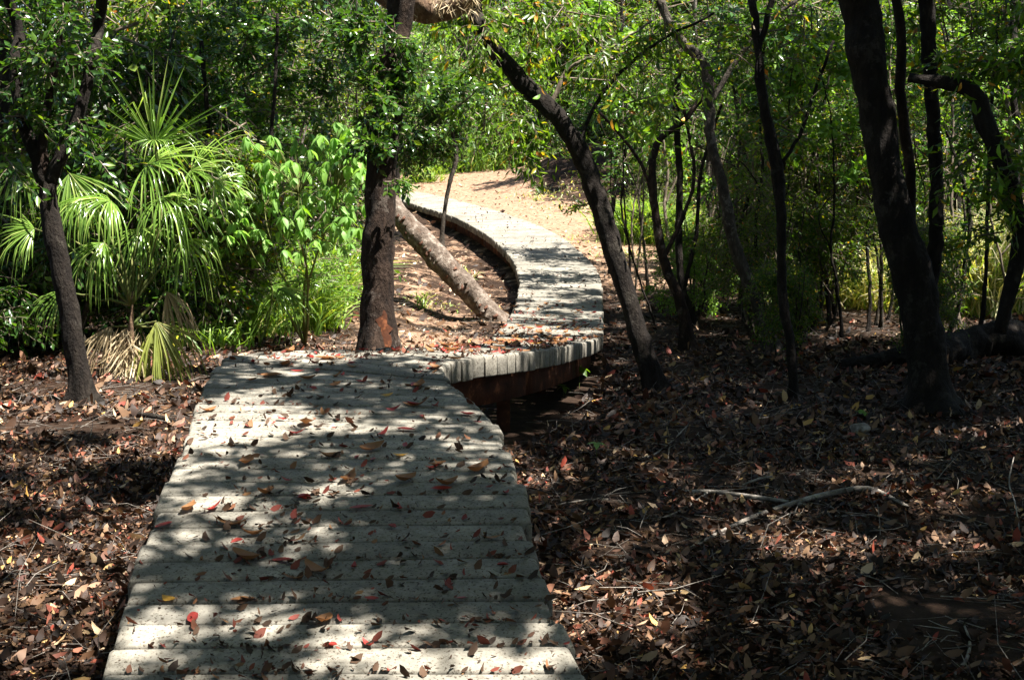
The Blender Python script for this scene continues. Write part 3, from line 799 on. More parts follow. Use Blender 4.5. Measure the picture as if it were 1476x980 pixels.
# tall trees on the right that close the thicket
TALL_HIGH = [[], [(4.4, 13.2, 6.0, 'd')], [(4.4, 16.5, 6.4, 't')], [(6.3, 13.4, 6.2, 'd')], [(10.8, 17.4, 6.4, 'd')], [(10.2, 13.2, 6.2, 'd')], [(11.8, 20, 6.6, 'd'), (10.5, 24, 6.8, 'd')], [(13.2, 16.8, 6.6, 'd')]]
def tall(name, label, u, v, w, lean, seed, blobs, mkey='bark', mats=GM, group='trees of the right thicket', D=None, **kw):
    rg = random.Random(seed)
    nodes = [(u, v, w)]
    for i in range(1, 7):
        nodes.append((u + lean * i / 6 + rg.uniform(-8, 8), v - (v + 20) * i / 6, w * (1 - .06 * i)))
    return slender(name, label, nodes, mkey, seed, blobs, mats=mats, group=group, D=D, **kw)
R_ = random.Random(3)
spec = [(880, 395, 9, 20, 'slim tree at the sunny side of the thicket, nearest to the far deck'), (1030, 395, 10, -30, 'slim tree behind the pale curved tree with sun on its foot'),
        (1100, 410, 14, 25, 'tree inside the thicket behind the thin double stemmed tree'), (1160, 440, 18, -20, 'dark leaning stem in the middle of the thicket'),
        (1225, 430, 13, 30, 'slim tree in the thicket close behind the thick trunk'), (1300, 425, 14, 10, 'tree hidden behind the thick trunk'),
        (1390, 420, 15, -25, 'tree in the sunny grass behind the fallen log'), (1440, 410, 14, 20, 'tree rising from the sunny grass at the right edge')]
for i, (u, v, w, ln, lab) in enumerate(spec):
    bl = [(u + ln * .8, 60, .2, 95, 80, .9, 150), (u + ln * .5, 190, .3, 90, 70, .9, 130), (u + ln * .2, 290, .3, 70, 45, .8, 50 if i < 6 else 10)]
    if i > 5: bl[0] = bl[0][:6] + (70,); bl[1] = bl[1][:6] + (30,)
    t, D, o = tall('thicket_tree', lab, u, v, w, ln, 60 + i, bl, ('bark', 'bark_grey')[i % 2], (GM, GL)[i % 2], L=.095, W=.04, twig_r=.006)
    high(t, o, TALL_HIGH[i])

# J: small glossy tree on a thin pole-like stem by the far deck
t, D, o = slender('glossy_tree', 'small round glossy leaved tree on a thin pale stem beside the far deck',
                  [(636, 357, 9), (640, 310, 8), (648, 265, 8), (658, 225, 8), (650, 180, 6)], 'bark_grey', 81,
                  [(628, 190, 0, 58, 42, .8, 300), (605, 145, 0, 50, 50, .8, 190), (655, 130, .3, 50, 45, .8, 120), (590, 215, 0, 30, 22, .5, 60)], mats=GL, L=.13, W=.07, tl=.45, flat=1.2)
slender('pole_tree', 'short dark stem at the far end of the deck with a small fan leaf', [(573, 298, 11), (573, 260, 10), (574, 200, 9), (580, 120, 8)], 'bark', 82, [(600, 60, 1, 60, 50, 1, 90)], mats=GL, L=.13, W=.06, tl=.4)

# left side stems in the shade
for i, (nodes, lab) in enumerate((
        ([(248, 452, 18), (258, 400, 17), (272, 350, 16), (280, 300, 13), (300, 200, 10), (290, 60, 9)], 'dark stem behind the palm, the thicker of a pair'),
        ([(293, 435, 11), (290, 380, 10), (286, 330, 9), (300, 250, 8), (330, 120, 7)], 'dark stem behind the palm, the thinner of a pair'),
        ([(12, 495, 26), (8, 430, 26), (4, 340, 26), (2, 200, 26), (8, 60, 22)], 'dark trunk cut by the left edge of the view'),
        ([(372, 470, 9), (376, 400, 8), (380, 300, 8), (395, 150, 7), (400, 20, 6)], 'thin stem rising behind the pale leaved shrub'))):
    t, D, o = slender('shaded_tree', lab, nodes, 'bark', 90 + i, [(nodes[-1][0] + 10, 60, .8, 130, 80, 1, 220), (nodes[-1][0] + 10, 180, .9, 110, 70, .9, 150)], mats=GL, group='trees of the left thicket', L=.125, W=.062, twig_r=.005, flat=.9)
    high(t, o, [[(-3.6, 14.2, 6.2, 'd'), (-5.2, 16.8, 6.4, 'd'), (-2.6, 17.6, 6.4, 'd'), (-4.0, 13.4, 6.4, 'd')], [(-4.2, 20.6, 6.8, 'd'), (-7.4, 20.5, 6.8, 'd')], [(-8.2, 13.4, 6.4, 'd'), (-10.2, 17, 6.6, 'd')], [(-1.4, 15.0, 6.6, 't'), (-8.5, 25, 7, 'd')]][i])

# ------------------------------------------------------------------ background thicket (copies of a few bushes)
def bush_proto(seed, mats, L, W, n, h=3.2, r=1.7):
    rng = np.random.default_rng(seed)
    bl = []
    for i in range(7):
        a = rng.uniform(0, 6.28); rad = rng.uniform(0, r * .55)
        bl.append(((math.cos(a) * rad, math.sin(a) * rad, rng.uniform(.15, .8) * h), (r * rng.uniform(.4, .6), r * rng.uniform(.4, .6), h * rng.uniform(.16, .26)), n // 7))
    crown = crown_mesh('crown', bl, mats, rng, (0, 0, 0), L=L, W=W, tl=.5, twig_r=.007)
    so = Soup()
    for i in range(5):
        a = rng.uniform(0, 6.28)
        b = np.array([math.cos(a) * r * .5, math.sin(a) * r * .5, h * rng.uniform(.6, .9)])
        V, T = tube_arrays(wobble((rng.normal(0, .1), rng.normal(0, .1), -.15), b, rng), np.linspace(.045, .012, 7), 6, rng, .08)
        so.add(V, T, 0)
    return crown, so.mesh('stems', [M['bark_grey']], smooth_=True)

PROTOS = [bush_proto(201, GM, .11, .045, 1000), bush_proto(202, GL, .12, .06, 900), bush_proto(203, GLI, .11, .045, 800), bush_proto(204, GM, .09, .035, 1000, 4.2, 1.5)]
LABS = ['leafy mid green bush in the thicket', 'dark glossy leaved bush in the thicket', 'bright lime green bush in the thicket', 'tall fine leaved bush in the thicket']
def place_bush(k, x, y, s=1.0, sz=1.0, where=''):
    z = float(zg(x, y)) - .02
    e = empty('bush', (x, y, z), LABS[k] + where, 'bush', 'bushes closing the view' + where)
    rot = R_.uniform(0, 6.28)
    ALIKE.append((e, ['mid green leafy bush', 'dark glossy leaved bush', 'bright lime green bush', 'tall fine leaved bush'][k], CX + F * x / max(y, .1), y))
    c = link('crown', PROTOS[k][0], e); b = link('stems', PROTOS[k][1], e)
    e.rotation_euler = (0, 0, rot); e.scale = (s, s, s * sz)
for (x, y, k, s, sz) in [
        # left, behind the palm and shrub
        (-6.3, 13.5, 1, .9, 1), (-4.8, 14.6, 1, 1, 1), (-3.4, 15.2, 0, .9, 1), (-7.6, 16.5, 0, 1.3, 1.1), (-5.6, 18, 1, 1.3, 1.2), (-3.8, 19.2, 1, 1.1, 1.1), (-2.9, 23, 3, 1, 1),
        (-8.2, 21, 3, 1.5, 1.1), (-5.5, 23.5, 0, 1.5, 1.1), (-9.6, 26, 1, 1.6, 1.3), (-6.8, 29, 0, 1.7, 1.2), (-4.6, 31, 2, 1.1, 1), (-4.2, 27, 1, .9, .9)]:
    place_bush(k, x, y, s, sz, ' left of the boardwalk')
for (x, y, k, s, sz) in [
        (-5.0, 41, 2, 1.3, 1.2), (-2.6, 46, 2, 1.5, 1.2), (-.2, 48, 3, 1.8, 1.2), (2.4, 46, 0, 1.7, 1.3), (5, 43, 3, 1.6, 1.2), (7.4, 40, 0, 1.7, 1.2), (-3.4, 38.5, 2, 1.0, 1.5), (-1.6, 42, 2, 1.1, 1.6), (-.4, 43.5, 2, 1.1, 1.8), (1.0, 44.5, 2, 1.2, 1.7), (-3.6, 49, 2, 1.5, 1.6), (-1.4, 51, 2, 1.5, 1.8), (3.4, 50, 1, 1.7, 2), (-6.2, 46, 1, 1.6, 1.8), (3.6, 40.5, 1, 1.2, 1), (2.4, 39.8, 1, .8, .8), (4.6, 37, 0, .9, .9), (3.2, 41.5, 0, 1, 1.2), (6.0, 36, 1, 1, 1), (1.6, 41.2, 2, .5, .6), (-8, 40, 0, 1.9, 1.4),
        (10.5, 43, 3, 2, 1.3), (-11, 47, 3, 2.2, 1.4), (-3.5, 54, 1, 2.6, 1.5), (1.5, 55, 0, 2.6, 1.5), (7, 53, 1, 2.6, 1.5), (13, 52, 0, 2.6, 1.5), (-9, 56, 0, 2.8, 1.5), (18, 50, 3, 2.6, 1.5), (-15, 52, 0, 2.8, 1.5)]:
    place_bush(k, x, y, s, sz, ' beyond the far end of the boardwalk')
for (x, y, k, s, sz) in [
        (4.6, 34, 3, 1.2, 1.1), (6.6, 30.5, 0, 1.3, 1.1), (5.0, 25.5, 3, .95, 1), (7.4, 26.5, 3, 1.4, 1.1), (4.6, 20.5, 3, .8, 1.1), (6.3, 21.5, 0, 1.1, 1.1), (8.6, 23, 0, 1.5, 1.2), (10.4, 28, 1, 1.8, 1.3), (9.6, 34, 0, 1.9, 1.3),
        (3.9, 16.8, 0, .55, 1.1), (3.7, 18.8, 3, .6, 1.2), (3.1, 20.2, 0, .5, .9), (4.8, 23, 0, .8, 1.2), (2.9, 26.5, 3, .6, .9), (12.5, 24, 0, 1.6, 1.2), (14, 31, 0, 2.2, 1.3), (14.6, 38, 3, 2.4, 1.3)]:
    place_bush(k, x, y, s, sz, ' right of the boardwalk')

for (x, y, k, s, sz) in [(-6.5, 5.5, 0, 1.5, 1.2), (-7.5, 1, 1, 1.7, 1.3), (-6, -3.5, 0, 1.8, 1.3), (-2.5, -6, 1, 1.8, 1.3), (2, -6.5, 0, 1.9, 1.3), (6.5, -5.5, 1, 1.9, 1.3), (10, -2, 0, 1.9, 1.3), (11, 3, 1, 1.9, 1.3), (10.5, 7.5, 0, 1.7, 1.3), (9.5, 12, 1, 1.4, 1.2), (-8.5, 9, 1, 1.6, 1.2)]:
    place_bush(k, x, y, s, sz, ' around the viewpoint')
for (x, y, k, s, sz) in [(3.0, 15.6, 3, .5, 1), (4.9, 15.2, 0, .5, 1.1), (2.5, 17.6, 2, .42, 1.2), (4.2, 17.6, 3, .6, 1.1), (2.9, 13.8, 0, .32, 1.2), (4.1, 13.2, 3, .35, 1.1)]:
    place_bush(k, x, y, s, sz, ' inside the right thicket')

# ------------------------------------------------------------------ overhead canopy that shades the near ground
def canopy_tree(x, y, label, spots, h=5.6):
    o = np.array([x, y, float(zg(x, y))])
    t = empty('canopy_tree', tuple(o), label, 'tree', 'tall trees standing around the viewpoint')
    p, r = resample([(x, y, o[2] - .15), (x + .05, y, 1.5), (x - .1, y + .1, 3.5), (x, y, h)], [.16, .13, .11, .08], .2)
    V, T = tube_arrays(p, r, 14, RNG, .1); link('trunk', mesh_np('trunk', V - o, T, M['bark'], None, True), t)
    high(t, o, spots, (x, y, h - .1))
canopy_tree(4.9, 3.4, 'tall tree to the right of the viewpoint shading the planks', [(1.9, 3.9, 6.3, 'n'), (4.6, 3.7, 6.5, 'd'), (7.4, 4, 6.7, 'n'), (8.4, 7, 6.7, 'n'), (6, 3.4, 8.4, 't'), (3.2, 1, 6.6, 'd'), (6.4, .8, 6.8, 'd')])
canopy_tree(-3.4, 2.6, 'tall tree to the left of the viewpoint', [(-.9, 3.4, 6.5, 'n'), (.3, .8, 6.6, 'n'), (.9, 6.7, 6.4, 't'), (-1.2, 6.0, 6.6, 't'), (-3.4, 4.2, 6.6, 'd'), (-5.8, 6.8, 6.6, 'd'), (-6.5, 3.5, 6.8, 'd'), (-3, .6, 6.8, 'd')])
canopy_tree(7.6, 8.8, 'tall tree outside the right edge of the view', [(7, 9.2, 6.4, 'd'), (9.8, 9.8, 6.6, 'd'), (12.4, 8, 6.8, 'd'), (11, 5.2, 6.8, 'd'), (5.4, 8.2, 8, 'd'), (5.8, 10.6, 8.2, 't'), (7.0, 13.2, 8.4, 'd'), (6.8, 16.0, 8.2, 't'), (9.2, 12.8, 8.2, 'd'), (10.6, 11.4, 8.4, 'd'), (7.6, 5.4, 8.2, 'd'), (8.4, 11.2, 8, 'd')])
canopy_tree(5.4, 37.5, 'tree shading the sandy bank beyond the bend', [(3.5, 35.6, 5.8, 'd'), (4.4, 38, 6.0, 'd'), (5.8, 34.0, 6.2, 't')])
canopy_tree(.6, -2.6, 'tall tree behind the viewpoint', [(1.5, -2, 6.5, 'd'), (4.5, -2.4, 6.5, 'd'), (-2, -2.2, 6.5, 'd'), (-5, -.8, 6.7, 'd'), (8, -2, 6.7, 'd')])

# a tangle of thin stems inside the right thicket
rg = random.Random(44)
for i in range(34):
    u = rg.uniform(900, 1470) if i > 8 else rg.uniform(1120, 1330); v = rg.uniform(400, 500); w = rg.uniform(4, 9)
    ns = [(u, v, w)]; uu = u; vv = v; ln = rg.uniform(-9, 9)
    while vv > 30:
        vv -= rg.uniform(50, 90); uu += ln + rg.uniform(-14, 14); ns.append((uu, vv, max(2.5, w * (.35 + .65 * vv / v))))
    lab = 'thin crooked stem in the shaded tangle of the right thicket'
    t, D, o = slender('thicket_sapling', lab, ns, ('bark', 'twig', 'bark_grey')[i % 3], 700 + i, [(ns[-2][0], ns[-2][1] + 25, .1, 60, 60, .6, 60), (ns[-4][0], ns[-4][1], .1, 55, 70, .5, 34 if u < 1330 else 9)], mats=(GM, GLI, GM, GL)[i % 4],
        branches=[[(ns[2][0], ns[2][1], w * .6), (ns[2][0] + rg.uniform(-40, 40), ns[2][1] - 60, w * .4), (ns[2][0] + rg.uniform(-90, 90), ns[2][1] - 130, 2)]], cat='sapling', group='thin stems in the right thicket', **(dict(L=.15, W=.06) if i % 3 == 0 else dict(L=.09, W=.038)))
    ALIKE.append((t, 'thin crooked sapling', u, float(o[1])))
    q = np.random.default_rng(800 + i); so = Soup()
    a_ = np.array([P(x_[0], x_[1], D) for x_ in ns[1:]]); a_ = a_[q.integers(0, len(a_), 12)] + q.normal(0, .12, (12, 3)) * [.2, .2, 1]
    b_ = a_ + q.normal(0, .22, (12, 3)) + [0, 0, .05]; c_ = b_ + (b_ - a_) * .7 + q.normal(0, .1, (12, 3))
    put_sticks(so, a_, b_, .005, .0035, 0); put_sticks(so, b_, c_, .0035, .0015, 0); put_sticks(so, b_, b_ + q.normal(0, .14, (12, 3)), .003, .001, 0)
    tag(link('twigs', so.mesh('twigs', [M['twig']], o), t), kind='stuff')

# ------------------------------------------------------------------ fan palms on the left
def frond(parent, o, hub, axis, nrm, R, n=34, span=2.2, droop=.5, m='palm_leaf', seed=0, base=None, w=.0125):
    """one fan leaf: petiole and a fan of folded leaflets"""
    rng = np.random.default_rng(seed)
    hub = np.array(hub, float); a = norm(np.array(axis, float)); nn = np.array(nrm, float); nn = norm(nn - a * np.dot(a, nn)); b = np.cross(nn, a)
    so = Soup()
    for i in range(n):
        th = -span + 2 * span * i / (n - 1) + rng.normal(0, .08)
        d = norm(a * math.cos(th) + b * math.sin(th) + nn * rng.normal(0, .06) + nn * .12)
        L_ = R * (.72 + .28 * math.cos(th * .7)) * rng.uniform(.72, 1.1)
        s = norm(np.cross(d, nn)); dr = droop * rng.uniform(.6, 1.4)
        kink = rng.uniform(.5, .75) if rng.uniform() < .6 else 9
        ts = np.array([.02, .2, .42, .62, .82, 1.0]); ww = np.array([.25, .8, 1, .8, .5, .06]) * w * R / .55
        V = []
        p = hub.copy(); last = 0; dd = d.copy()
        for t, wd in zip(ts, ww):
            dd = norm(dd + np.array([0, 0, -1]) * dr * (t - last) * 1.1 * t * 2 + (np.array([0, 0, -1.2]) if kink < t and kink > last else 0))
            p = p + dd * L_ * (t - last); last = t
            V += [p - s * wd * .5, p + nn * -wd * .3, p + s * wd * .5]
        T = []
        for j in range(len(ts) - 1):
            for k in (0, 1):
                q = j * 3 + k; T += [(q, q + 3, q + 4), (q, q + 4, q + 1)]
        so.add(V, T, 0)
    if base is not None:
        q = wobble(base, hub, rng, 8, .05)
        V, T = tube_arrays(q, np.linspace(.014, .007, 8), 6, rng, .05); so.add(V, T, 1)
    f = link('frond', so.mesh('frond', [M[m], M['petiole']], o), parent)
    return f

t, D, o = tree_root('fan_palm', 190, 545, 'sunlit fan palm with drooping fronds left of the boardwalk', 'palm')
PD = D
def tp(u, v, d=0): return P(u, v, PD + d)
crownp = tp(188, 440)
stem('trunk', [(188, 560, 16), (186, 520, 18), (188, 490, 16), (190, 455, 8), (191, 420, 4)], D, t, M['fiber'], o, 10, .25)
# pixel of the hub, direction of the fan in the picture (right, towards camera, up), face, reach in px
for i, (u, v, dd, ax, nr, R, sp, dr, mm) in enumerate([
        (222, 208, .0, (.05, .15, 1), (0, -1, .45), 128, 1.35, .1, 'palm_leaf'), (222, 200, .02, (.1, -.75, -.4), (0, -.5, .9), 55, 2.2, .3, 'palm_leaf'),
        (212, 238, .1, (.75, -.3, .15), (-.2, -.5, 1), 130, 1.5, .8, 'palm_leaf'), (275, 246, .05, (.8, -.3, .1), (0, -.7, .7), 110, 1.7, .9, 'palm_leaf'),
        (160, 290, -.1, (-.5, -.5, .1), (0, -.5, 1), 115, 1.6, 2.0, 'palm_leaf'), (100, 250, .5, (.4, -.3, -.7), (0, -1, .5), 110, 1.0, .5, 'palm_leaf'),
        (30, 235, .9, (-.3, -.2, -.6), (0, -1, .6), 105, 1.3, .8, 'palm_leaf'), (150, 350, .1, (-.3, -.5, -.3), (0, -.7, .7), 105, 1.1, 2.2, 'palm_leaf'),
        (50, 330, .8, (-.8, -.3, -.2), (0, -.7, .7), 95, 1.3, .9, 'palm_leaf'), (225, 463, -.1, (.45, -.2, -.9), (.2, -1, .4), 125, .8, .6, 'palm_old'),
        (222, 470, 0, (.1, -.2, -1), (.1, -1, .3), 120, .6, .4, 'palm_old'), (250, 300, .1, (.5, -.5, -.3), (0, -.7, .7), 120, 1.5, 1.3, 'palm_leaf'), (310, 262, .0, (.9, -.2, -.1), (0, -.7, .7), 90, 1.3, 1.2, 'palm_leaf'), (120, 285, .3, (-.2, -.5, -.4), (0, -.8, .6), 100, 1.2, 1.6, 'palm_leaf'), (265, 345, .1, (.4, -.4, -.5), (0, -.8, .6), 105, 1.2, 1.8, 'palm_leaf'), (232, 285, -.15, (.3, -.6, -.2), (0, -.8, .6), 105, 1.5, 1.6, 'palm_leaf'), (90, 420, .3, (-.3, -.4, -.5), (0, -.8, .6), 100, 1.1, 1.6, 'palm_leaf'), (160, 470, .1, (-.4, -.3, -.9), (0, -.9, .4), 95, .7, .8, 'dry_leaf'), (240, 420, .2, (.5, -.2, -.8), (0, -.9, .4), 95, .6, 1.0, 'dry_leaf'),
        (205, 330, .15, (.1, -.4, -.4), (0, -.8, .6), 110, 1.6, 1.4, 'palm_leaf')]):
    frond(t, o, tp(u, v, dd), (ax[0], ax[1], ax[2]), nr, R / F * PD, 36 if i < 9 else 26, sp, dr, mm, 400 + i, crownp if mm == 'palm_leaf' else tp(190, 470))
# dry skirt at the foot
so = Soup(); rng = np.random.default_rng(55); k = 260
a = np.array([tp(186 + rng.normal(0, 8), rng.uniform(470, 530), rng.normal(0, .05)) for _ in range(k)])
d = norm(np.stack([rng.normal(-.1, .5, k), rng.normal(-.2, .4, k), rng.uniform(-1.2, -.5, k)], 1)); ln = rng.uniform(.15, .42, k)
put_leaves(so, a, d, norm(rng.normal(0, 1, (k, 3))), ln, .014, T8, 0)
sk = link('dry_frond_skirt', so.mesh('dry_frond_skirt', [M['dry_leaf']], o), t); sk['label'] = 'dry straw coloured dead fronds hanging at the foot'

t, D, o = tree_root('fan_palm', 372, 500, 'small fan palm with one spreading frond by the crest of the walk', 'palm')
PD = D
for i, (u, v, dd, ax, nr, R, sp) in enumerate([(392, 412, -.1, (.85, -.2, -.35), (.2, -.8, .6), 95, .8), (405, 415, .1, (.2, -.4, -.6), (0, -1, .5), 70, 1.2)]):
    frond(t, o, tp(u, v, dd), ax, nr, R / F * PD, 20, sp, .5, 'palm_leaf', 430 + i, tp(374, 498))
t, D, o = tree_root('fan_palm', 560, 292, 'tiny dark fan leaf palm beside the far end of the deck', 'palm', D=30)
o = np.array([o[0], o[1], float(zg(o[0], o[1]))]); t.location = tuple(o)
PD = 30
frond(t, o, tp(582, 268), (.5, -.2, .5), (0, -1, .2), 24 / F * PD, 14, 1.3, .2, 'palm_leaf', 440, o, w=.05)
frond(t, o, tp(578, 272), (.7, -.3, -.3), (0, -.8, .5), 24 / F * PD, 12, 1.0, .3, 'palm_leaf', 441, o, w=.05)

# the fallen-in palm crown at the very top of the view
t = empty('leaning_palm', (0, 0, 0), 'fibrous brown palm trunk hanging across the top of the view above the deck', 'palm')
D = 12.2; o = P(560, 500, D); o[2] = float(zg(o[0], o[1])); t.location = tuple(o)
o = np.array(t.location)
pp, pr = resample([P(708, -14, 11.9), P(660, 6, 11.9), P(620, 12, 11.9), P(575, -2, 11.8), P(540, -40, 11.8), P(520, -110, 11.9)], [.04, .1, .13, .14, .14, .13], .06)
V, T = tube_arrays(pp, pr, 14, RNG, .2)
link('trunk', mesh_np('trunk', V - o, T, M['fiber'], None, True), t)
so = Soup(); rng = np.random.default_rng(57); k = 420
a = np.array([P(rng.uniform(560, 690), rng.uniform(-12, 16), 11.9 + rng.uniform(-.15, .1)) for _ in range(k)])
put_leaves(so, a, norm(np.stack([rng.normal(0, .5, k), rng.normal(-.2, .3, k), rng.uniform(-1, -.2, k)], 1)), norm(rng.normal(0, 1, (k, 3))), rng.uniform(.06, .16, k), .01, T8, 0)
link('fibre_fringe', so.mesh('fibre_fringe', [M['dry_leaf']], o), t)

# ------------------------------------------------------------------ pale soft-leaved shrub
t, D, o = tree_root('pale_shrub', 440, 497, 'shrub with large soft pale green leaves in full sun left of the straight tree', 'shrub')
SD = D - .9
rg = random.Random(17); nr_ = np.random.default_rng(18)
tips = []
SHAPE = [(350, 250, 50, 40), (410, 225, 60, 35), (480, 225, 50, 45), (340, 320, 50, 40), (400, 310, 60, 60), (460, 300, 50, 60), (500, 270, 30, 70), (430, 270, 80, 60), (505, 205, 24, 30), (330, 285, 30, 30)]
for i in range(260):
    u0, v0, ru, rv = rg.choice(SHAPE)
    tips.append(P(u0 + rg.uniform(-ru, ru), v0 + rg.uniform(-rv, rv), SD + rg.uniform(-.5, .7)))
hubs = [P(380, 300, SD + .2), P(430, 280, SD), P(480, 290, SD + .2), P(350, 340, SD + .1), P(440, 350, SD)]
so = Soup()
foot = o.copy()
for h_ in hubs:
    V, T = tube_arrays(wobble(foot, h_, nr_), np.linspace(.018, .008, 7), 6, nr_, .05); so.add(V, T, 0)
tips = np.array(tips); hb = np.array(hubs)
near = hb[np.argmin(np.linalg.norm(tips[:, None] - hb[None], axis=2), axis=1)]
midp = (tips + near) / 2 + [0, 0, .06]
put_sticks(so, near, midp, .005, .004, 0); put_sticks(so, midp, tips, .004, .0025, 0)
link('stems', so.mesh('stems', [M['petiole']], o), t)
def soft_leaf(seed):
    rgx = np.random.default_rng(seed); V = []; T = []
    us = [0, .1, .28, .48, .68, .85, 1]; ws = [.04, .55, .95, 1, .74, .38, .02]
    for u, w in zip(us, ws):
        for s in (-1, 0, 1): V.append((u * .165, s * w * .036, (abs(s) * w * .008) - .05 * u * u + rgx.normal(0, .0012)))
    for i in range(6):
        for k in (0, 1): a = i * 3 + k; T += [(a, a + 3, a + 4), (a, a + 4, a + 1)]
    return np.array(V), np.array(T)
SL = [mesh_np('soft_leaf', *soft_leaf(s), M['pale_leaf'] if s % 3 else M['lime_leaf'], None, True) for s in range(6)]
n = 0; rest = Soup()
for i, tpnt in enumerate(tips):
    ph = rg.uniform(0, 6.28)
    for k in range(6):
        a = ph + k * 1.05 + rg.gauss(0, .25); pit = rg.uniform(.3, 1.4); s = rg.uniform(.4, 1.05)
        q = Matrix.Rotation(a, 4, 'Z') @ Matrix.Rotation(pit, 4, 'Y') @ Matrix.Rotation(rg.gauss(0, .35), 4, 'X')
        if i < 49 or k < 0:
            l = bpy.data.objects.new('leaf', rg.choice(SL)); COL.objects.link(l); l.parent = t
            l.matrix_local = Matrix.Translation(Vector(tpnt - o)) @ q @ Matrix.Scale(s, 4); n += 1
        else:
            v_, t_ = soft_leaf(i * 7 + k); R3 = np.array(q.to_3x3())
            rest.add((v_ * s) @ R3.T + tpnt, t_, 0)
c = link('foliage', rest.mesh('foliage', [M['pale_leaf']], o, True), t); c['kind'] = 'stuff'

# low mixed greenery behind the palm and around the shrub
t, D, o = tree_root('undergrowth_bush', 330, 480, 'low tangled sunlit bush behind the fan palm and the pale shrub', 'bush')
add_crown(t, o, [blob(330, 400, D + .3, 90, 55, .5, 200), blob(440, 400, D + .5, 70, 60, .5, 160), blob(230, 400, D + .5, 70, 60, .4, 90), blob(500, 380, D + 1.2, 50, 70, .5, 120), blob(300, 340, D + .8, 120, 40, .5, 120)], GLI, 501, L=.07, W=.028, tl=.3)
t, D, o = tree_root('undergrowth_bush', 60, 500, 'shaded low bush between the two dark trunks at the left edge', 'bush')
add_crown(t, o, [blob(40, 440, D + .5, 80, 50, .5, 110), blob(140, 430, D + .7, 60, 60, .4, 90), blob(40, 340, D + .7, 70, 60, .4, 90)], GM, 502, L=.08, W=.03)
t, D, o = tree_root('undergrowth_bush', 1440, 480, 'leafy bush hanging in from the right edge over the sunny grass', 'bush', D=10.5)
add_crown(t, o, [blob(1440, 230, D, 50, 60, .5, 80), blob(1420, 120, D + .3, 60, 60, .5, 80), blob(1460, 50, D, 50, 60, .5, 80), blob(1440, 330, D + .2, 40, 30, .4, 18)], GM, 503, L=.1, W=.036)
pp, pr = resample([o, P(1470, 350, 10.5), P(1450, 250, 10.5), P(1418, 175, 10.6), P(1398, 130, 10.6), P(1310, 112, 10.8)], [.05, .06, .07, .08, .06, .04], .1)
V, T = tube_arrays(pp, pr, 12, RNG, .25)
link('branch', mesh_np('branch', V - o, T, M['bark'], None, True), t)
hang_leaves(t, o, [(1440, 250, 9.9, 40, 70, .3), (1410, 130, 10, 60, 70, .3), (1455, 60, 9.9, 30, 50, .3)], 9, leafme, 70, [5, 3, 4, .5])

# ------------------------------------------------------------------ grass
def grass(name, label, spots, m, seed, dens=1.0):
    rng = np.random.default_rng(seed); so = Soup()
    for (u, v, ru, hpx, nb) in spots:
        D = hit(u, v)
        x0 = P(u, v, D); n = int(nb * dens)
        rx = ru / F * D; h = hpx / F * D
        x = x0[0] + rng.normal(0, rx * .5, n); y = x0[1] + rng.normal(0, max(.25, rx * .5), n)
        keep = ~on_deck(x, y); x, y = x[keep], y[keep]; n = len(x)
        b = np.stack([x, y, zg(x, y) - .02], 1)
        d = norm(np.stack([rng.normal(0, .35, n), rng.normal(0, .35, n), np.ones(n)], 1)); out = norm(rng.normal(0, 1, (n, 3)) * [1, 1, 0])
        L_ = h * rng.uniform(.6, 1.3, n); w = rng.uniform(.004, .009, n) * (1 + D / 30)
        s = norm(np.cross(d, out)); V = np.zeros((n, 7, 3)); p = b.copy(); dd = d.copy()
        for j in range(4):
            wj = (w * [1, .9, .6, 0][j])[:, None]
            if j < 3: V[:, 2 * j] = p - s * wj; V[:, 2 * j + 1] = p + s * wj
            else: V[:, 6] = p
            dd = norm(dd + out * (.25 + .25 * j) * rng.uniform(.5, 1.6, (n, 1)) + np.array([0, 0, -.22 * j])); p = p + dd * (L_ / 3)[:, None]
        tt = np.array([(0, 1, 3), (0, 3, 2), (2, 3, 5), (2, 5, 4), (4, 5, 6)])
        so.add(V.reshape(-1, 3), (tt[None] + (np.arange(n) * 7)[:, None, None]).reshape(-1, 3), 0)
    tag(link(name, so.mesh(name, [m])), label, 'grass', kind='stuff')
grass('grass', 'bright green grass clumps beyond the palm and at the far end of the walk',
      [(430, 470, 50, 100, 900), (380, 480, 40, 70, 500), (470, 440, 30, 120, 700), (690, 240, 45, 50, 1900), (655, 246, 40, 30, 1200), (745, 232, 40, 60, 900), (620, 250, 24, 24, 500), (610, 262, 24, 20, 200), (930, 345, 45, 75, 1500), (900, 330, 30, 45, 500), (980, 350, 40, 60, 700), (608, 440, 8, 28, 26), (300, 500, 60, 60, 250)], M['grass'], 601)
grass('dry_grass', 'tall sunlit half dry grass behind the fallen log on the right',
      [(1400, 450, 60, 140, 2600), (1460, 440, 50, 150, 2200), (1430, 425, 60, 150, 1800), (1340, 440, 40, 110, 700), (1250, 440, 50, 100, 700), (1180, 430, 60, 80, 500), (1400, 400, 90, 130, 1500), (1060, 385, 50, 70, 400), (660, 400, 20, 22, 120), (860, 300, 80, 8, 220), (850, 345, 60, 8, 90), (800, 280, 60, 9, 160), (900, 370, 40, 10, 120), (620, 440, 60, 8, 120)], M['dry_grass'], 602)

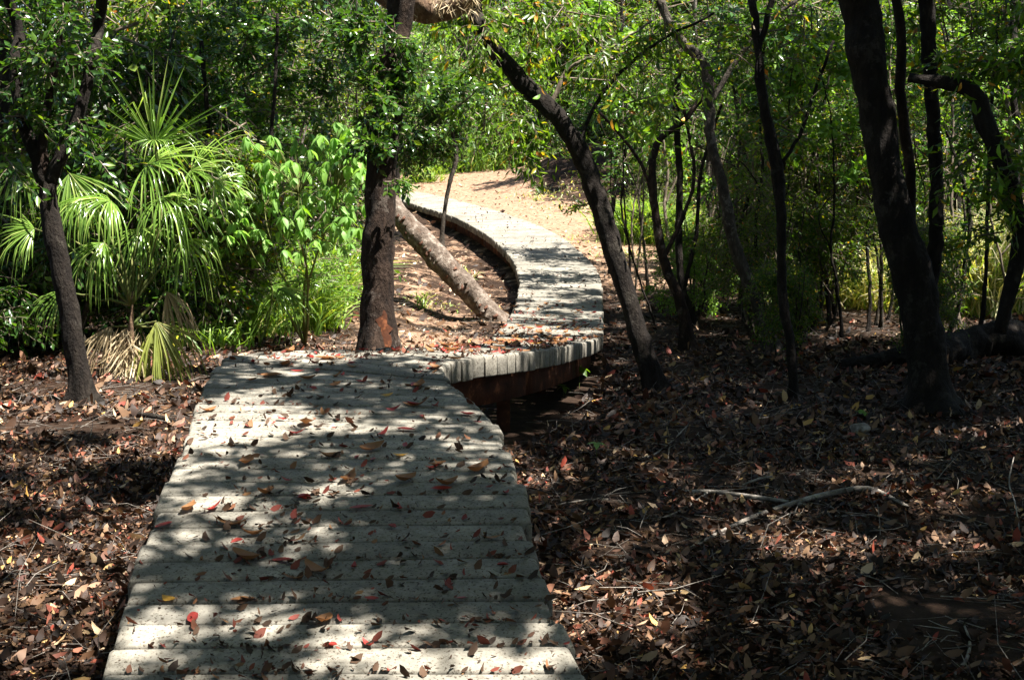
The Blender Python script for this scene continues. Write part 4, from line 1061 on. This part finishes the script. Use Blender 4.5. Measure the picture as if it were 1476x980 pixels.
# ------------------------------------------------------------------ logs, sticks, stone
# broken palm trunk leaning beside the walk
D0 = hit(712, 462)
t = empty('leaning_snag', tuple(P(712, 462, D0)), 'bare dead palm trunk leaning to the left behind the straight tree', 'dead trunk')
o = np.array(t.location)
nodes = [(738, 492, 44, D0), (720, 472, 40, D0), (704, 450, 37, D0), (660, 402, 36, D0 + .1), (620, 360, 34, D0 + .25), (580, 315, 31, D0 + .4), (550, 284, 30, D0 + .5), (520, 255, 28, D0 + .6)]
p, r = resample([P(a, b, d) for a, b, w, d in nodes], [w / F * d / 2 for a, b, w, d in nodes], .09)
r = r * (1 + .04 * np.sin(np.arange(len(r)) * 2.2)); r[:4] *= np.array([1.3, 1.22, 1.12, 1.05]); r = r * (1 + .07 * vnoise(np.arange(len(r)) * .5, np.zeros(len(r)), 8))
V, T = tube_arrays(p, r, 20, RNG, .14)
link('trunk', mesh_np('trunk', V - o, T, M['snag'], None, True), t)
rg2 = random.Random(5)
ax = norm(p[-1] - p[0]); side = norm(np.cross(ax, np.array([0, 1., 0]))); side = side if side[2] < 0 else -side
for i in range(70):    # stubs of old leaf bases along the flank
    q = rg2.uniform(.05, .95); j = q * (len(p) - 1); c = p[int(j)]; rad = r[int(j)]
    a = rg2.gauss(.1, .28)
    out = norm(side * math.sin(a) + np.array([0, -1., 0]) * math.cos(a)); tn = norm(np.cross(out, ax))
    b0 = c + out * rad * .93
    w, h_, l = rg2.uniform(.03, .055), rg2.uniform(.012, .02), rg2.uniform(.03, .055)
    tipv = out * l + ax * -l * .5
    V = [b0 - tn * w - ax * h_, b0 + tn * w - ax * h_, b0 + tn * w + ax * h_, b0 - tn * w + ax * h_]
    V += [x + tipv * (.8 + .3 * rg2.random()) for x in (V[0] + tn * w * .4, V[1] - tn * w * .3, V[2] - tn * w * .3 - ax * h_ * .6, V[3] + tn * w * .4 - ax * h_ * .6)]
    T = [(0, 1, 5), (0, 5, 4), (1, 2, 6), (1, 6, 5), (2, 3, 7), (2, 7, 6), (3, 0, 4), (3, 4, 7), (4, 5, 6), (4, 6, 7)]
    link('leaf_stub', mesh_np('leaf_stub', np.array(V) - o, np.array(T), M['snag' if rg2.random() < .5 else 'snag_dark']), t)

def log_thing(name, label, nodes, m, cat, sides=12, rough=.2, branches=(), lift=0.0, group=None):
    """a log or stick lying on the ground: nodes are (u, v, width px, height of its axis above the ground)"""
    def path(ns):
        pts, rad = [], []
        for u, v, w, h in ns:
            D = hit(u, v); q = P(u, v, D); rr_ = w / F * D / 2 * (.62 if m == 'stick' else 1)
            pts.append((q[0], q[1], float(zg(q[0], q[1])) + h + rr_ * .7)); rad.append(rr_)
        return resample(pts, rad, .06)
    p, r = path(nodes); o = p[0].copy(); o[2] -= r[0]
    t = empty(name, tuple(o), label, cat, group)
    V, T = tube_arrays(p, r, sides, RNG, rough); link('stem', mesh_np('stem', V - o, T, M[m], None, True), t)
    for b in branches:
        p, r = path(b); V, T = tube_arrays(p, r, 7, RNG, .1); link('branch', mesh_np('branch', V - o, T, M[m], None, True), t)
    return t
log_thing('fallen_log', 'big dark rotting log lying across the right edge behind the saplings', [(1560, 505, 60, .05), (1470, 512, 56, .04), (1400, 518, 50, .02), (1345, 524, 42, 0), (1270, 528, 26, 0), (1215, 532, 14, 0)], 'bark', 'log', 16, .25)
log_thing('fallen_branch', 'forked grey dead branch lying on the dark litter right of the walk',
          [(1000, 790, 8, 0), (1050, 765, 9, .01), (1100, 748, 11, .02), (1150, 735, 12, .03), (1200, 722, 13, .03), (1250, 712, 14, .02), (1290, 722, 10, 0), (1310, 735, 6, 0)], 'stick', 'branch', 9, .15,
          [[(965, 712, 8, 0), (1020, 716, 10, .02), (1070, 724, 11, .03), (1120, 732, 11, .03), (1165, 736, 8, .02)], [(1020, 716, 6, .02), (985, 735, 5, 0), (945, 752, 4, 0)], [(1070, 712, 5, .05), (1095, 706, 6, .06), (1112, 700, 5, .05)]])
log_thing('fallen_branch', 'long thin grey stick near the lower right corner', [(1330, 790, 3, 0), (1380, 820, 4, 0), (1430, 838, 5, .01), (1470, 862, 5, 0), (1500, 880, 4, 0)], 'stick', 'branch', 6, .1)
log_thing('fallen_branch', 'curved grey stick at the bottom edge right of the walk', [(1375, 978, 9, 0), (1392, 955, 9, 0), (1398, 930, 7, 0), (1390, 905, 5, 0)], 'stick', 'branch', 7, .15)
log_thing('fallen_branch', 'slender curved stick on the litter right below the big dark trunk of the leaning tree', [(870, 655, 3, 0), (900, 660, 4, 0), (935, 662, 5, .01), (965, 640, 4, 0), (990, 615, 3, 0)], 'stick', 'branch', 6, .1)
log_thing('fallen_branch', 'thin stick lying close to the right plank edge', [(742, 748, 4, 0), (790, 735, 4, .01), (850, 722, 4, 0), (880, 720, 3, 0)], 'stick', 'branch', 6, .1)
log_thing('fallen_branch', 'dark stick on the sunlit litter left of the boardwalk', [(196, 600, 8, 0), (225, 606, 9, .01), (262, 612, 7, 0)], 'bark', 'branch', 8, .2)
log_thing('fallen_branch', 'crooked dry stick standing up at the right edge', [(1470, 770, 3, 0), (1462, 750, 3, .08), (1452, 735, 4, .14), (1458, 712, 3, .2)], 'stick', 'branch', 6, .1)

def stone():
    D = hit(1240, 625); c = P(1240, 618, D); rng = np.random.default_rng(3)
    n, m_ = 9, 12; V = [(0, 0, .05)]
    for i in range(1, n):
        ph = math.pi * i / n
        for k in range(m_):
            a = 2 * math.pi * k / m_; rr_ = .06 * (1 + .12 * math.sin(a * 2 + i) + rng.normal(0, .03))
            V.append((math.sin(ph) * math.cos(a) * rr_ * 1.3, math.sin(ph) * math.sin(a) * rr_, math.cos(ph) * rr_ * .8))
    V.append((0, 0, -.05)); T = []
    for k in range(m_): T.append((0, 1 + k, 1 + (k + 1) % m_)); T.append((len(V) - 1, 1 + (n - 2) * m_ + (k + 1) % m_, 1 + (n - 2) * m_ + k))
    for i in range(n - 2):
        for k in range(m_):
            a, b = 1 + i * m_ + k, 1 + i * m_ + (k + 1) % m_; T += [(a, a + m_, b + m_), (a, b + m_, b)]
    s = link('pale_stone', mesh_np('pale_stone', np.array(V), np.array(T), M['stick'], None, True)); s.location = (c[0], c[1], float(zg(c[0], c[1])) + .03)
    tag(s, 'pale rounded stone on the dark litter below the thick trunk', 'stone')
stone()
def sprig(u, v, label, n, size, seed, mk='lime_leaf', h=.1):
    D = hit(u, v); o = P(u, v, D); o[2] = float(zg(o[0], o[1])); t = empty('seedling', tuple(o), label, 'seedling')
    rng = np.random.default_rng(seed); so = Soup(); top = o + [0, 0, h]
    put_sticks(so, np.array([o]), np.array([top]), .003, .002, 0); link('stem', so.mesh('stem', [M['petiole']], o), t)
    me = mesh_np('leaf', *soft_leaf(seed), M[mk], None, True)
    for k in range(n):
        l = link('leaf', me, t, tuple(top - o)); l.rotation_euler = (rng.normal(0, .2), rng.uniform(-.2, .5), k * 6.28 / n + rng.normal(0, .2)); l.scale = (size, size * 1.3, size)
sprig(1243, 602, 'bright green seedling beside the pale stone', 5, .42, 1, h=.06)
sprig(860, 660, 'tiny green seedling at the edge of the walk beside the sunlit litter', 4, .4, 2)
sprig(695, 585, 'green seedling in the shadow under the bend of the deck', 3, .6, 3, h=.12)
sprig(835, 560, 'seedling in front of the rust brown beam', 6, .7, 4, 'mid_leaf', .2)
sprig(812, 572, 'leafy seedling lower left of the one before the beam', 5, .5, 5, 'mid_leaf', .1)

# ------------------------------------------------------------------ labels that single out the look-alikes by what they stand behind
MARKS = [(70, 'the forked tree'), (215, 'the big fan palm'), (420, 'the pale leaved shrub'), (545, 'the straight tree'), (640, 'the small glossy tree'), (800, 'the middle of the leaning tree'),
         (930, 'the foot of the leaning tree'), (1000, 'the slender reddish stem'), (1080, 'the slender curved tree'), (1150, 'the thin double stemmed tree'), (1240, 'the bare sapling'), (1330, 'the thickest trunk'), (1400, 'the fallen log'), (1470, 'the sapling at the right edge')]
NTH = ['nearest', 'second', 'third', 'fourth', 'fifth', 'sixth', 'seventh', 'eighth', 'ninth', 'tenth', 'eleventh', 'twelfth']
cnt = {}
for e, look, u, y in sorted(ALIKE, key=lambda a: a[3]):
    if u < -40 or u > 1520 or y < 8: continue
    mk = min(MARKS, key=lambda m_: abs(m_[0] - u))[1]
    key = (look, mk); n = cnt.get(key, 0); cnt[key] = n + 1
    e['label'] = look + ', the ' + NTH[n] + ' such one behind ' + mk
